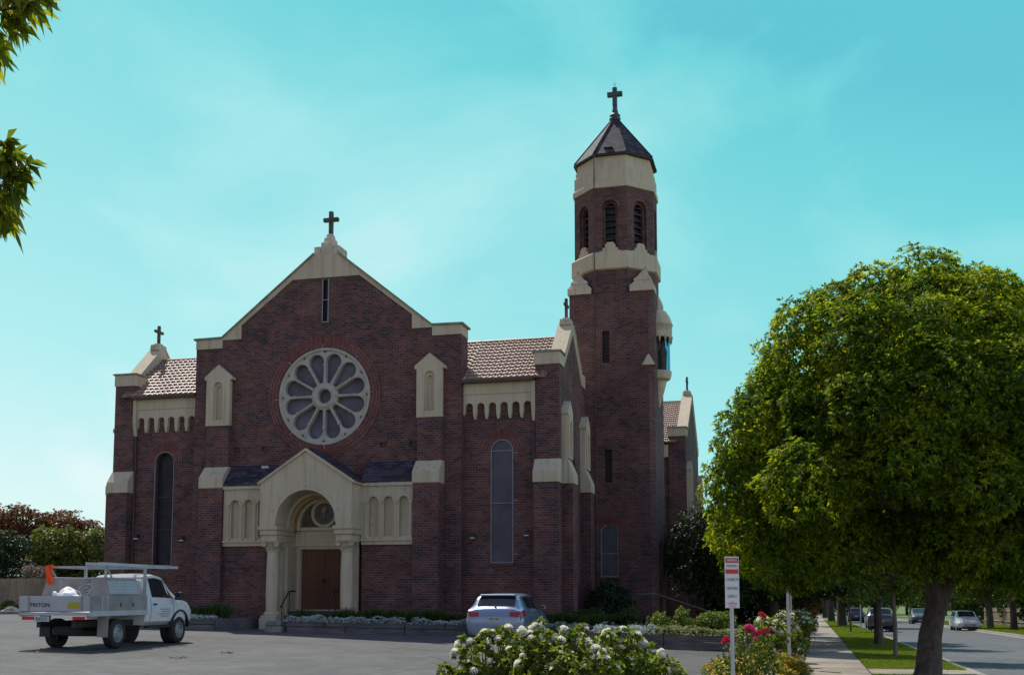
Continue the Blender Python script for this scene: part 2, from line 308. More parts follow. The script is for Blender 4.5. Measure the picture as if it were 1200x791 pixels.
# ------------------------------------------------------------------ mesh helpers
def arc(cx, cz, r, a0, a1, n): return [(cx+r*math.cos(a0+(a1-a0)*i/n), cz+r*math.sin(a0+(a1-a0)*i/n)) for i in range(n+1)]
def arch(cx, half, z0, zs, n=14): return [(cx-half, z0), (cx+half, z0)] + arc(cx, zs, half, 0, math.pi, n)      # arch opening outline
class MB:
    def __init__(s): s.v = []; s.f = []; s.x = None
    def add(s, vs, fs):
        o = len(s.v)
        if s.x is not None: vs = [s.x @ Vector(p) for p in vs]
        s.v += [tuple(p) for p in vs]; s.f += [tuple(i+o for i in f) for f in fs]; return s
    def box(s, x0, x1, y0, y1, z0, z1, taper=0, ty=None):
        t = taper; u = t if ty is None else ty
        vs = [(x0, y0, z0), (x1, y0, z0), (x1, y1, z0), (x0, y1, z0), (x0+t, y0+u, z1), (x1-t, y0+u, z1), (x1-t, y1-u, z1), (x0+t, y1-u, z1)]
        return s.add(vs, [(3, 2, 1, 0), (4, 5, 6, 7), (0, 1, 5, 4), (1, 2, 6, 5), (2, 3, 7, 6), (3, 0, 4, 7)])
    def plate(s, outer, holes=(), w0=0, w1=1, axis='y', back=True):
        loops = [list(outer)]+[list(h) for h in holes]
        def area(l): return sum(a[0]*b[1]-b[0]*a[1] for a, b in zip(l, l[1:]+l[:1]))
        loops = [l if (area(l) > 0) == (i == 0) else l[::-1] for i, l in enumerate(loops)]
        flat = [p for l in loops for p in l]; n = len(flat)
        tris = tessellate_polygon([[Vector((p[0], p[1], 0)) for p in l] for l in loops])
        mapf = {'y': lambda u, v, w: (u, w, v), 'x': lambda u, v, w: (w, u, v), 'z': lambda u, v, w: (u, v, w)}[axis]
        vs = [mapf(p[0], p[1], w0) for p in flat]+[mapf(p[0], p[1], w1) for p in flat]
        fs = []
        for t in tris:
            a, b, c = [flat[i] for i in t]
            if abs((b[0]-a[0])*(c[1]-a[1])-(b[1]-a[1])*(c[0]-a[0])) < 1e-9: continue
            if (b[0]-a[0])*(c[1]-a[1])-(b[1]-a[1])*(c[0]-a[0]) < 0: t = t[::-1]
            fs.append(tuple(t))
            if back: fs.append(tuple(i+n for i in t[::-1]))
        o = 0
        for l in loops:
            k = len(l)
            for i in range(k): j = (i+1) % k; fs.append((o+j, o+i, o+i+n, o+j+n))
            o += k
        return s.add(vs, fs)
    def tube(s, pts, r, n=8, r1=None, cap=True):
        pts = [Vector(p) for p in pts]; rs = r if isinstance(r, (list, tuple)) else [r+((r1 if r1 is not None else r)-r)*i/(len(pts)-1) for i in range(len(pts))]
        vs = []; fs = []; d0 = (pts[1]-pts[0]).normalized(); ref = Vector((0, 0, 1)) if abs(d0.z) < .9 else Vector((1, 0, 0))
        for i, p in enumerate(pts):
            d = (pts[min(i+1, len(pts)-1)]-pts[max(i-1, 0)]).normalized(); a = d.cross(ref).normalized(); b = d.cross(a).normalized()
            vs += [p+(a*math.cos(2*math.pi*k/n)+b*math.sin(2*math.pi*k/n))*rs[i] for k in range(n)]
        for i in range(len(pts)-1):
            for k in range(n): q = (k+1) % n; fs.append((i*n+k, i*n+q, (i+1)*n+q, (i+1)*n+k))
        if cap: fs.append(tuple(range(n))[::-1]); fs.append(tuple((len(pts)-1)*n+k for k in range(n)))
        return s.add(vs, fs)
    def lathe(s, prof, c=(0, 0, 0), n=24, axis='z', a0=0, a1=2*math.pi):
        full = abs(a1-a0-2*math.pi) < 1e-6; m_ = n if full else n+1
        vs = []; fs = []
        for r, h in prof:
            for k in range(m_):
                a = a0+(a1-a0)*k/n; x, y = r*math.cos(a), r*math.sin(a)
                vs.append({'z': (c[0]+x, c[1]+y, c[2]+h), 'y': (c[0]+x, c[1]+h, c[2]+y), 'x': (c[0]+h, c[1]+x, c[2]+y)}[axis])
        for i in range(len(prof)-1):
            for k in range(n):
                q = (k+1) % m_
                f = (i*m_+k, i*m_+q, (i+1)*m_+q, (i+1)*m_+k); fs.append(f if axis == 'z' else f[::-1])
        return s.add(vs, fs)
    def poly(s, rings, cap=True):                     # loft between equal-length rings
        n = len(rings[0]); vs = [p for r in rings for p in r]; fs = []
        for i in range(len(rings)-1):
            for k in range(n): q = (k+1) % n; fs.append((i*n+k, i*n+q, (i+1)*n+q, (i+1)*n+k))
        if cap: fs.append(tuple(range(n))[::-1]); fs.append(tuple((len(rings)-1)*n+k for k in range(n)))
        return s.add(vs, fs)
    def build(s, name, mat, parent=None, smooth=None, bevel=0, inv=None):
        me = bpy.data.meshes.new(name); me.from_pydata(s.v, [], s.f); return finish(me, name, mat, parent, smooth, bevel, inv)
def finish(me, name, mat, parent=None, smooth=None, bevel=0, inv=None, uv=True):
    bm = bmesh.new(); bm.from_mesh(me); bmesh.ops.remove_doubles(bm, verts=bm.verts, dist=1e-5); bmesh.ops.recalc_face_normals(bm, faces=bm.faces)
    if bevel:
        es = [e for e in bm.edges if len(e.link_faces) == 2 and e.calc_face_angle(0) > R(35)]
        bmesh.ops.bevel(bm, geom=es, offset=bevel, segments=1, affect='EDGES', clamp_overlap=True)
    if smooth is not None:
        for f in bm.faces: f.smooth = True
        for e in bm.edges: e.smooth = len(e.link_faces) == 2 and e.calc_face_angle(0) < R(smooth)
    if uv:
        lay = bm.loops.layers.uv.new('uv')
        for f in bm.faces:
            n = f.normal
            if abs(n.z) > .96: a, b = Vector((1, 0, 0)), Vector((0, 1, 0))
            else: a = Vector((-n.y, n.x, 0)).normalized(); b = n.cross(a)
            for lp in f.loops: p = lp.vert.co; lp[lay].uv = (p.dot(a), p.dot(b))
    bm.to_mesh(me); bm.free(); me.update()
    o = bpy.data.objects.new(name, me); C.objects.link(o); me.materials.append(mat)
    if parent is not None:
        o.parent = parent
        if inv is None and parent.get('_fixed'): inv = Matrix.Translation(-Vector(parent.location))
        if inv is not None: o.matrix_parent_inverse = inv
    return o
def tag(o, label=None, cat=None, group=None, kind=None):
    if label: o['label'] = label
    if cat: o['category'] = cat
    if group: o['group'] = group
    if kind: o['kind'] = kind
    return o
def thing(name, label, cat, loc=(0, 0, 0), rz=0, group=None, fixed=False):
    o = bpy.data.objects.new(name, None); C.objects.link(o); o.location = loc; o.rotation_euler = (0, 0, rz); o.empty_display_size = .2
    if fixed: o['_fixed'] = 1
    return tag(o, label, cat, group)
def kids(o): return [c for c in bpy.data.objects if c.parent == o]
def copy_tree(o, loc, rz=None, label=None, scale=None):
    ch = [(c, kids(c)) for c in kids(o)]
    r = o.copy(); C.objects.link(r); r.location = loc
    if rz is not None: r.rotation_euler = (0, 0, rz)
    if scale: r.scale = (scale,)*3
    if label: r['label'] = label
    for c, gs in ch:
        d = c.copy(); C.objects.link(d); d.parent = r
        for g in gs: e = g.copy(); C.objects.link(e); e.parent = d
    return r
def text(body, size, mat, parent, name='lettering', loc=(0, 0, 0), rot=(0, 0, 0), sx=1.):
    cu = bpy.data.curves.new(name, 'FONT'); cu.body = body; cu.size = size; cu.align_x = 'CENTER'; cu.align_y = 'CENTER'; cu.extrude = .0015; cu.offset = size*.012
    t = bpy.data.objects.new(name, cu); C.objects.link(t)
    dg = bpy.context.evaluated_depsgraph_get(); me = bpy.data.meshes.new_from_object(t.evaluated_get(dg)); bpy.data.objects.remove(t)
    me.transform(Matrix.LocRotScale(Vector(loc), Matrix.Identity(3).to_quaternion(), Vector((1, 1, 1))) @ __import__('mathutils').Euler(rot).to_matrix().to_4x4() @ Matrix.Diagonal((sx, 1, 1, 1)))
    return finish(me, name, mat, parent, uv=False)

# leaf clouds --------------------------------------------------------
def unit(a): return a/np.maximum(np.linalg.norm(a, axis=1, keepdims=True), 1e-9)
def leaf_mesh(name, P, N, n, Ln, Wd, mat, parent, lo=25, hi=100, droop=.15, fold=.12, wob=.35):
    k = len(P); Pn = np.repeat(P, n, 0); Nn = unit(np.repeat(N, n, 0)); q = k*n
    t = unit(np.cross(Nn, rng.normal(size=(q, 3)))); ph = np.radians(rng.uniform(lo, hi, (q, 1)))
    d = unit(Nn*np.cos(ph)+t*np.sin(ph)); s = unit(np.cross(d, Nn+rng.normal(size=(q, 3))*wob)); up = np.cross(s, d)
    ln = Ln*rng.uniform(.65, 1.25, (q, 1)); wd = Wd*ln/Ln
    mid = Pn+d*ln*.5+up*wd*fold; tip = Pn+d*ln-np.array([0, 0, 1.])*ln*droop
    V = np.stack([Pn, mid+s*wd*.5, tip, mid-s*wd*.5], 1).reshape(-1, 3).astype(np.float32)
    me = bpy.data.meshes.new(name); me.vertices.add(4*q); me.vertices.foreach_set('co', V.ravel())
    me.loops.add(4*q); me.loops.foreach_set('vertex_index', np.arange(4*q, dtype=np.int32))
    me.polygons.add(q); me.polygons.foreach_set('loop_start', np.arange(0, 4*q, 4, dtype=np.int32))
    me.update(calc_edges=True); me.validate(); me.materials.append(mat)
    o = bpy.data.objects.new(name, me); C.objects.link(o)
    if parent is not None: o.parent = parent
    return o
def clump_tips(clumps, cover, leaf, fill=.25, upw=.45, jitter=.12, flat=1.):
    dens = cover*4*math.pi/leaf                   # leaves enough to cover each clump's surface 'cover' times
    cs = np.array([c[:3] for c in clumps]); rs = np.array([c[3] for c in clumps]); P = []; N = []
    for i, (c, r) in enumerate(zip(cs, rs)):
        k = max(6, int(dens*r*r)); d = unit(rng.normal(size=(k, 3)))
        lump = 1+.16*np.sin(d[:, 0:1]*5+i)*np.sin(d[:, 1:2]*6+2*i)+.1*np.sin(d[:, 2:3]*9+i)
        rad = np.where(rng.random((k, 1)) < fill, rng.uniform(.45, .85, (k, 1)), rng.normal(.97, jitter*.7, (k, 1)))*lump
        p = c+d*r*rad*np.array([1, 1, flat])
        D = np.linalg.norm(p[:, None]-cs[None], axis=2)/rs[None]; D[:, i] = 9
        ok = D.min(1) > .72
        P.append(p[ok]); N.append((unit(d)+np.array([0, 0, upw])+rng.normal(size=(k, 3))*.25)[ok])
    return np.concatenate(P), np.concatenate(N)
def limb(b, a, c, r0, r1, bend=.15, n=6):
    a, c = Vector(a), Vector(c); off = Vector(rng.normal(size=3))*(c-a).length*bend*.5
    b.tube([a.lerp(c, i/n)+off*math.sin(math.pi*i/n) for i in range(n+1)], r0, 8, r1)

# ------------------------------------------------------------------ ground and street
def sheet(name, xs, ys, mat, dz, street=False, lift=None, kind='structure'):
    vs = []; nx, ny = len(xs), len(ys)
    for y in ys:
        for x in xs:
            X, Y = st(x, y) if street else (x, y)
            vs.append((X, Y, gz(X, Y)+dz+(lift(x, y) if lift else 0)))
    fs = [(j*nx+i, j*nx+i+1, (j+1)*nx+i+1, (j+1)*nx+i) for j in range(ny-1) for i in range(nx-1)]
    b = MB(); b.v = vs; b.f = fs; o = b.build(name, mat, smooth=180); o['kind'] = kind; return o
def lin(a, b, n): return [a+(b-a)*i/n for i in range(n+1)]
gx = sorted(set(lin(-900, -60, 14)+lin(-60, 30, 90)+lin(-3, 1, 40)+lin(30, 900, 14))); gy = sorted(set(lin(-60, 140, 60)+lin(140, 400, 20)+lin(400, 2500, 10)))
sheet('ground', gx, gy, M['grass'], -.03, lift=lambda x, y: -.30*sst(-2.6, -1.4, us(x, y)[0])*(1-sst(17.5, 19, us(x, y)[0])))
sheet('car_park', lin(-60, -.9, 60), lin(-12, 36.0, 48), M['asphalt'], 0)
sheet('car_park', lin(-60, -27.6, 20), lin(36.0, 53, 14), M['asphalt'], 0)
W_PATH, W_NS, W_ROAD = 1.5, 2.3, 7.4
S = sorted(set(lin(-12, 60, 72)+lin(60, 280, 44)))
def footpath():
    xs = lin(.0, W_PATH, 3); slabs = MB(); y = -12.
    while y < 240:
        y1 = y+1.5; q = []
        for u, s_ in ((0, y+.008), (W_PATH, y+.008), (W_PATH, y1-.008), (0, y1-.008)):
            X, Y = st(u, s_); q.append((X, Y, gz(X, Y)+.018))
        b0 = [(p[0], p[1], p[2]-.05) for p in q]; slabs.poly([b0, q]); y = y1
    o = slabs.build('footpath', M['concrete']); o['kind'] = 'structure'
footpath()
sheet('path_joint_sand', lin(0, W_PATH, 2), S, M['soil'], .004, True)
sheet('nature_strip', lin(W_PATH+.02, W_PATH+W_NS, 4), S, M['grass'], .012, True)
KL = W_PATH+W_NS; KR = KL+.3+W_ROAD
sheet('road', lin(KL+.15, KR+.1, 8), S, M['road'], -.10, True)
for nm, a, b_ in (('kerb', KL, KL+.15), ('kerb', KR+.1, KR+.25)):
    k = MB(); rings = []
    for s_ in S:
        ring = []
        for u, z in ((a, -.2), (a, .022), (b_, .012), (b_, -.2)) if a == KL else ((a, -.2), (a, .012), (b_, .022), (b_, -.2)):
            X, Y = st(u, s_); ring.append((X, Y, gz(X, Y)+z))
        rings.append(ring)
    k.poly(rings); o = k.build(nm, M['kerb']); o['kind'] = 'structure'
for nm, a, b_ in (('gutter', KL+.15, KL+.5), ('gutter', KR-.25, KR+.1)):
    sheet(nm, [a, b_], S, M['kerb'], -.094, True)
sheet('verge', lin(KR+.25, KR+5, 4), S, M['grass'], .012, True)
# concrete cross path from the footpath to the kerb
cp = sheet('cross_path', lin(W_PATH+.02, KL, 3), lin(26.2, 28.4, 2), M['concrete'], .03, True)

def blades(name, us_, ss, dens, h, mat, street=True, label=None):
    area = abs((us_[1]-us_[0])*(ss[1]-ss[0])); n = int(area*dens)
    u = rng.uniform(*us_, n); s_ = rng.uniform(*ss, n); P = np.array([(*st(a, b),) if street else (a, b) for a, b in zip(u, s_)])
    Z = np.array([gz(a, b)+.012 for a, b in P]); P3 = np.column_stack([P, Z])
    N = np.tile([0, 0, 1.], (n, 1))
    o = leaf_mesh(name, P3, N, 3, h, h*.16, mat, None, 5, 50, .1); return tag(o, kind='stuff')
g1 = blades('grass', (W_PATH+.02, KL), (19, 26.1), 900, .055, M['grassblade'])
g2 = blades('grass', (W_PATH+.02, KL), (28.5, 60), 650, .06, M['grassblade'])
g3 = blades('grass', (W_PATH+.02, KL), (60, 130), 160, .09, M['grassblade'])
g4 = blades('grass', (KR+.3, KR+4.8), (50, 130), 130, .09, M['grassblade'])
for o, l in ((g1, 'short green lawn on the near strip beside the concrete cross path'), (g2, 'sunlit green lawn between the footpath and the road kerb beyond the cross path'), (g3, 'distant lawn strip under the row of street trees'), (g4, 'lawn verge on the far side of the road by the fence')):
    tag(o, l, 'grass')

# ------------------------------------------------------------------ the church
XC = -16.95
church = thing('church', 'dark red brick church with cream trim, rose window and octagonal bell tower', 'church', (XC, 38, -1.2), fixed=True)
def radial_uv(o, cx, cz, ax='y'):
    me = o.data; lay = me.uv_layers[0].data
    for lp in me.loops:
        p = me.vertices[lp.vertex_index].co; x, z = (p.x-cx, p.z-cz) if ax == 'y' else (p.y-cx, p.z-cz)
        lay[lp.index].uv = (math.atan2(x, z)*1.2, math.hypot(x, z))
def part(b, name, mat, parent=None, **k): return b.build(name, M[mat] if isinstance(mat, str) else mat, parent or church, **k)
def sym(l): return [(XC+x, z) for x, z in l]+[(XC-x, z) for x, z in l[::-1]]
# main gable
brick_out = sym([(5.47, -1.4), (5.47, 9.66), (4.33, 9.66), (4.33, 9.98), (3.53, 9.98), (3.53, 10.52), (1.39, 12.19)])
rose_hole = arc(XC, 7.57, 1.9, 0, 2*math.pi, 48)[:-1]
slit = [(XC-.10, 10.47), (XC+.10, 10.47), (XC+.10, 12.10), (XC-.10, 12.10)]
vents = [(XC+x, z) for x, z in ((-3.62, 5.62), (-2.42, 5.62), (2.42, 5.62), (3.62, 5.62))]
vh = [[(x-.15, z-.1), (x+.15, z-.1), (x+.15, z+.1), (x-.15, z+.1)] for x, z in vents]
gable_wall = part(MB().plate(brick_out, [rose_hole, arch(XC, 1.25, -1.35, 2.6), slit]+vh, 38, 38.8), 'gable_wall', 'brick')
for x, z in vents: part(MB().box(x-.15, x+.15, 38.1, 38.2, z-.1, z+.1), 'air_vent', 'pipe')
cop = sym([(5.47, 9.66), (5.47, 10.02), (4.36, 10.04), (.5, 13.12)])[0:8]
right = [(5.47, 9.66), (5.47, 10.02), (4.36, 10.04), (.5, 13.12)]; low = [(1.39, 12.19), (3.53, 10.52), (3.53, 9.98), (4.33, 9.98), (4.33, 9.66)]
outl = [(XC+x, z) for x, z in right]+[(XC-x, z) for x, z in right[::-1]]+[(XC-x, z) for x, z in low[::-1]]+[(XC+x, z) for x, z in low]
gable_coping = part(MB().plate(outl, [], 37.95, 38.84), 'gable_coping', 'cream')
lid = MB()
for s_ in (1, -1):
    l = [(XC+s_*5.55, 10.02), (XC+s_*5.55, 10.09), (XC+s_*4.34, 10.11), (XC+s_*.5, 13.19), (XC+s_*.5, 13.12), (XC+s_*4.36, 10.04)]
    lid.plate(l, [], 37.88, 38.92)
part(lid, 'coping_top', 'lichen', gable_coping)
fin = MB()
fin.box(XC-.52, XC-.27, 38.0, 38.8, 13.1, 13.45).box(XC+.27, XC+.52, 38.0, 38.8, 13.1, 13.45).box(XC-.27, XC+.27, 38.0, 38.8, 13.05, 13.62, .03)
fin.box(XC-.19, XC+.19, 38.12, 38.68, 13.62, 13.84, .03).box(XC-.13, XC+.13, 38.2, 38.6, 13.84, 14.02, .04)
fo = part(fin, 'gable_finial', 'cream_stone', bevel=.012)
def cross(x, y, z0, z1, zb, half, t, along='x', mat='crossstone', parent=None, name='cross'):
    b = MB(); w = t/2
    b.box(x-w, x+w, y-w, y+w, z0, zb-w)
    b.box(x-w, x+w, y-w, y+w, zb+w, z1)
    if along == 'x': b.box(x-half, x+half, y-w, y+w, zb-w, zb+w)
    else: b.box(x-w, x+w, y-half, y+half, zb-w, zb+w)
    return part(b, name, mat, parent, bevel=.008)
cross(XC, 38.4, 14.02, 14.95, 14.62, .31, .15, parent=fo)
# slit window
sl = part(MB().box(XC-.14, XC-.10, 37.97, 38.1, 10.43, 12.14).box(XC+.10, XC+.14, 37.97, 38.1, 10.43, 12.14).box(XC-.1, XC+.1, 37.97, 38.1, 10.43, 10.47).box(XC-.10, XC+.10, 37.98, 38.06, 11.3, 11.33), 'slit_window', 'mesh')
part(MB().box(XC-.1, XC+.1, 38.12, 38.2, 10.47, 12.1), 'pane', 'glass', sl)
# rose window
ring = part(MB().plate(arc(XC, 7.57, 2.34, 0, 2*math.pi, 64)[:-1], [rose_hole], 37.985, 38.05), 'brick_ring', 'brick_red'); radial_uv(ring, XC, 7.57)
holes = [arc(XC, 7.57, .27, 0, 2*math.pi, 24)[:-1]]
for k in range(12):
    a = R(15+30*k); pc = 1.36; pr = .315; ri = .53
    pts = [(ri, -.085)] + [(pc+pr*math.cos(t), pr*math.sin(t)) for t in [R(-104+208*i/16) for i in range(17)]] + [(ri, .085)] 
    holes.append([(XC+u*math.cos(a)-v*math.sin(a), 7.57+u*math.sin(a)+v*math.cos(a)) for u, v in pts])
    a2 = R(30*k); q = [(1.67, 0), (1.745, .075), (1.75, 0), (1.745, -.075)]
    holes.append([(XC+u*math.cos(a2)-v*math.sin(a2), 7.57+u*math.sin(a2)+v*math.cos(a2)) for u, v in q])
rose = part(MB().plate(arc(XC, 7.57, 1.895, 0, 2*math.pi, 72)[:-1], holes, 38.03, 38.26), 'rose_window', 'tracery', bevel=.014)
tr = MB()
for k in range(12):
    a = R(30*k); ca, sa = math.cos(a), math.sin(a)
    tr.tube([(XC+.5*ca, 38.03, 7.57+.5*sa), (XC+1.18*ca, 38.03, 7.57+1.18*sa)], .042, 8)
    tr.tube([(XC+1.18*ca, 38.02, 7.57+1.18*sa), (XC+1.28*ca, 38.02, 7.57+1.28*sa)], .062, 8)
tr.lathe([(.29, .0), (.30, -.05), (.42, -.06), (.50, 0)], (XC, 38.03, 7.57), 36, 'y')
tr.lathe([(1.76, .0), (1.78, -.05), (1.87, -.05), (1.89, 0)], (XC, 38.03, 7.57), 72, 'y')
part(tr, 'tracery_colonnettes', 'tracery', rose, smooth=40)
part(MB().plate(arc(XC, 7.57, 1.88, 0, 2*math.pi, 48)[:-1], [], 38.28, 38.32), 'rose_glass', 'rose_pane', rose)
for k in range(8): a = R(45*k+2); part(MB().tube([(XC+1.86*math.cos(a), 37.95, 7.57+1.86*math.sin(a)), (XC+2.02*math.cos(a), 37.95, 7.57+2.02*math.sin(a))], .012, 6), 'fixing_lug', 'galv', rose)
# niche buttresses either side of the gable
for cx in (XC-4.32, XC+4.32):
    bt = part(MB().box(cx-.49, cx+.49, 37.35, 38, -1.4, 4.08).box(cx-.47, cx+.47, 37.75, 38, 4.8, 6.55), 'buttress', 'brick')
    part(MB().plate([(37.31, 4.08), (38, 4.08), (38, 4.94), (37.735, 4.94), (37.31, 4.50)], [], cx-.515, cx+.515, 'x'), 'weathering', 'cream', bt, bevel=.015)
    nb = MB().plate([(cx-.5, 6.55), (cx+.5, 6.55), (cx+.5, 8.36), (cx+.59, 8.36), (cx+.59, 8.48), (cx, 8.95), (cx-.59, 8.48), (cx-.59, 8.36), (cx-.5, 8.36)], [arch(cx, .19, 6.78, 8.08, 10)], 37.70, 37.80)
    nb.plate([(cx-.45, 6.58), (cx+.45, 6.58), (cx+.45, 8.5), (cx, 8.86), (cx-.45, 8.5)], [arch(cx, .11, 6.78, 8.02, 8)], 37.80, 37.88).box(cx-.45, cx+.45, 37.88, 38.0, 6.58, 8.5)
    nb.box(cx-.59, cx-.5, 37.80, 38, 8.36, 8.46).box(cx+.5, cx+.59, 37.80, 38, 8.36, 8.46)
    part(nb, 'niche', 'cream', bt)
# plinth along the front
for xa, xb, ya, yb in ((-20.75, -18.9, 37.38, 37.55), (-15.0, -13.15, 37.38, 37.55), (-22.5, -21.8, 37.9, 38), (-12.1, -11.4, 37.9, 38)): part(MB().box(xa, xb, ya, yb, -1.4, -.5), 'brick_plinth', 'brick_face', bevel=.03)

def tile_roof(name, x0, x1, ya, za, yb, zb, parent=None):
    # real courses: each stepped up on the one below, each tile a shallow roll
    run = math.hypot(yb-ya, zb-za); n = round(run/.30); cols = int(round((x1-x0)/.23))
    d = Vector((0, yb-ya, zb-za)).normalized(); nn = Vector((0, -d.z, d.y))
    if nn.z < 0: nn = -nn
    seg = 6; vs = []; fs = []; W = cols*seg+1
    for r_ in range(n):
        for t, hgt in ((0, -.01), (.02, .070), (.98, .012)):
            for c in range(W):
                ph = (c % seg)/seg; w = .042*max(0, math.sin(ph*2*math.pi))+.014*max(0, -math.sin(ph*2*math.pi))
                jit = .006*math.sin(r_*12.9+(c//seg)*7.1)
                vs.append(Vector((x0+(x1-x0)*c/(W-1), ya, za))+d*(run*(r_+t)/n)+nn*(hgt+w*(1 if hgt > .03 or t > .5 else .3)+jit))
    rows = n*3
    for j in range(rows-1):
        for c in range(W-1): fs.append((j*W+c, j*W+c+1, (j+1)*W+c+1, (j+1)*W+c))
    b = MB(); b.v = [tuple(v) for v in vs]; b.f = fs
    return part(b, name, 'tile', parent, smooth=50)

def gable_end(xo, sgn, y0, th=.45, depth=5.2, butts=True, proj=.43, parent=None, name='transept', za=10.1, foot=True):
    # the gabled end of a wing: xo is the outer wall plane, sgn the outward direction, y0 its front corner
    ym = y0+depth/2; y1 = y0+depth; xi = xo-sgn*th; xa, xb = sorted((xo, xi))
    br = [(y0+.01, -1.6), (y1, -1.6), (y1, 8.39), (y1-.75, 8.39), (ym, za-.01), (y0+.75, 8.39), (y0+.01, 8.39)]
    wh = [arch(ym, .5, 1.2, 4.9)]
    wall = part(MB().plate(br, wh, xa, xb, 'x'), name+'_gable_wall', 'brick')
    w2 = part(MB().plate(arch(ym, .5, 1.2, 4.9), [arch(ym, .43, 1.27, 4.9)], *sorted((xo-sgn*.1, xo-sgn*.15)), 'x'), 'side_window', 'mesh', wall)
    part(MB().plate(arch(ym, .46, 1.22, 4.9), [], *sorted((xo-sgn*.18, xo-sgn*.22)), 'x'), 'side_window_glass', 'glass', wall)
    part(MB().box(*sorted((xo-sgn*.01, xo+sgn*.02)), ym-.06, ym+.06, 6.5, 6.8), 'air_vent', 'pipe', wall)
    part(MB().box(*sorted((xo-sgn*.01, xo+sgn*.02)), ym-.06, ym+.06, 8.0, 8.15), 'air_vent', 'pipe', wall)
    xa2, xb2 = sorted((xo+sgn*.04, xi-sgn*.03))
    co = [(y0+.02, 8.4), (y0+.78, 8.4), (ym, za), (y1-.78, 8.4), (y1-.02, 8.4), (y1, 8.9), (y1-.86, 8.93), (ym+.17, za+.32), (ym-.17, za+.32), (y0+.86, 8.93), (y0, 8.9)]
    cpg = part(MB().plate(co, [], xa2, xb2, 'x'), 'gable_end_coping', 'cream')
    lidb = MB()
    for s2 in (1, -1):
        q = [(ym-s2*.17, za+.32), (ym-s2*.17, za+.38), (ym-s2*(depth/2-.84), 8.99), (ym-s2*(depth/2-.86), 8.93)]
        lidb.plate(q, [], xa2-.03, xb2+.03, 'x')
    part(lidb, 'coping_slope', 'cream', cpg)
    xm = (xa+xb)/2
    f = MB().box(xa, xb, ym-.3, ym+.3, za+.32, za+.56, .02).box(xm-.16, xm+.16, ym-.17, ym+.17, za+.56, za+.64, .04)
    fb = part(f, 'gable_end_finial', 'cream_stone', bevel=.01)
    cross(xm, ym, za+.64, za+1.42, za+1.15, .30, .11, 'y', parent=fb)
    # corner pier with its cap, and weathered foot
    px0, px1 = sorted((xo, xo-sgn*.88))
    px0, px1 = (px0, px1+.012) if sgn > 0 else (px0-.012, px1)
    pr = part((MB().box(px0, px1, y0, y0+.75, -1.6, 8.4).box(px0, px1, y0-.32, y0-.005, -1.6, 4.05) if foot else MB().box(px0, px1, y0, y0+.75, -1.6, 8.4)), 'corner_pier', 'brick')
    part(MB().box(px0-.04, px1+.04, y0-.04, y0+.8, 8.4, 8.85), 'pier_cap', 'cream', pr, bevel=.012)
    part(MB().box(px0-.09, px1+.09, y0-.09, y0+.84, 8.85, 8.91), 'pier_cap_top', 'lichen', pr)
    if foot: part(MB().plate([(y0-.36, 4.05), (y0+.3, 4.05), (y0+.3, 4.93), (y0-.015, 4.93), (y0-.36, 4.46)], [], px0-.03, px1+.03, 'x'), 'weathering', 'cream', pr, bevel=.015)
    if butts:
        for ya in (y0+.38, y1-1.15):
            xs = lambda a, b_: sorted((xo+sgn*a, xo+sgn*b_))
            bt = part(MB().box(*xs(0, proj), ya, ya+.8, -1.6, 4.05), 'side_buttress', 'brick')
            part(MB().plate([(xo, 4.05), (xo+sgn*(proj+.03), 4.05), (xo+sgn*(proj+.03), 4.4), (xo+sgn*.23, 4.95), (xo+sgn*.23, 6.62), (xo, 6.62)], [], ya-.02, ya+.82, 'y'), 'weathering', 'cream', bt, bevel=.012)
            nb = MB().plate([(ya+.0, 6.55), (ya+.8, 6.55), (ya+.88, 6.62), (ya+.88, 6.72), (ya+.4, 7.14), (ya-.08, 6.72), (ya-.08, 6.62)], [], *xs(.0, .28), 'x')
            nb.plate([(ya+.05, 4.98), (ya+.75, 4.98), (ya+.75, 6.55), (ya+.05, 6.55)], [arch(ya+.4, .19, 5.05, 6.2, 8)], *xs(.232, .30), 'x')
            part(nb, 'niche', 'cream', bt)
    return wall

def corbel_table(x0, x1, y, n, parent=None):
    b = MB(); p = (x1-x0)/n; h = p*.335; prof = [(x0, 7.40), (x0, 6.62)]
    for i in range(n):
        c = x0+p*(i+.5)
        if i: prof += [(c-p/2-.028, 6.47), (c-p/2+.028, 6.47)]
        prof += [(c-h, 6.72)]+[(c-h*math.cos(t), 6.93+h*math.sin(t)) for t in [math.pi*k/10 for k in range(11)]]+[(c+h, 6.72)]
    prof += [(x1, 6.62), (x1, 7.40)]
    b.plate(prof, [], y-.16, y); b.box(x0, x1, y-.20, y, 7.40, 7.47).box(x0, x1, y-.17, y, 7.47, 7.86)
    return part(b, 'corbel_table', 'cream', parent, bevel=0)

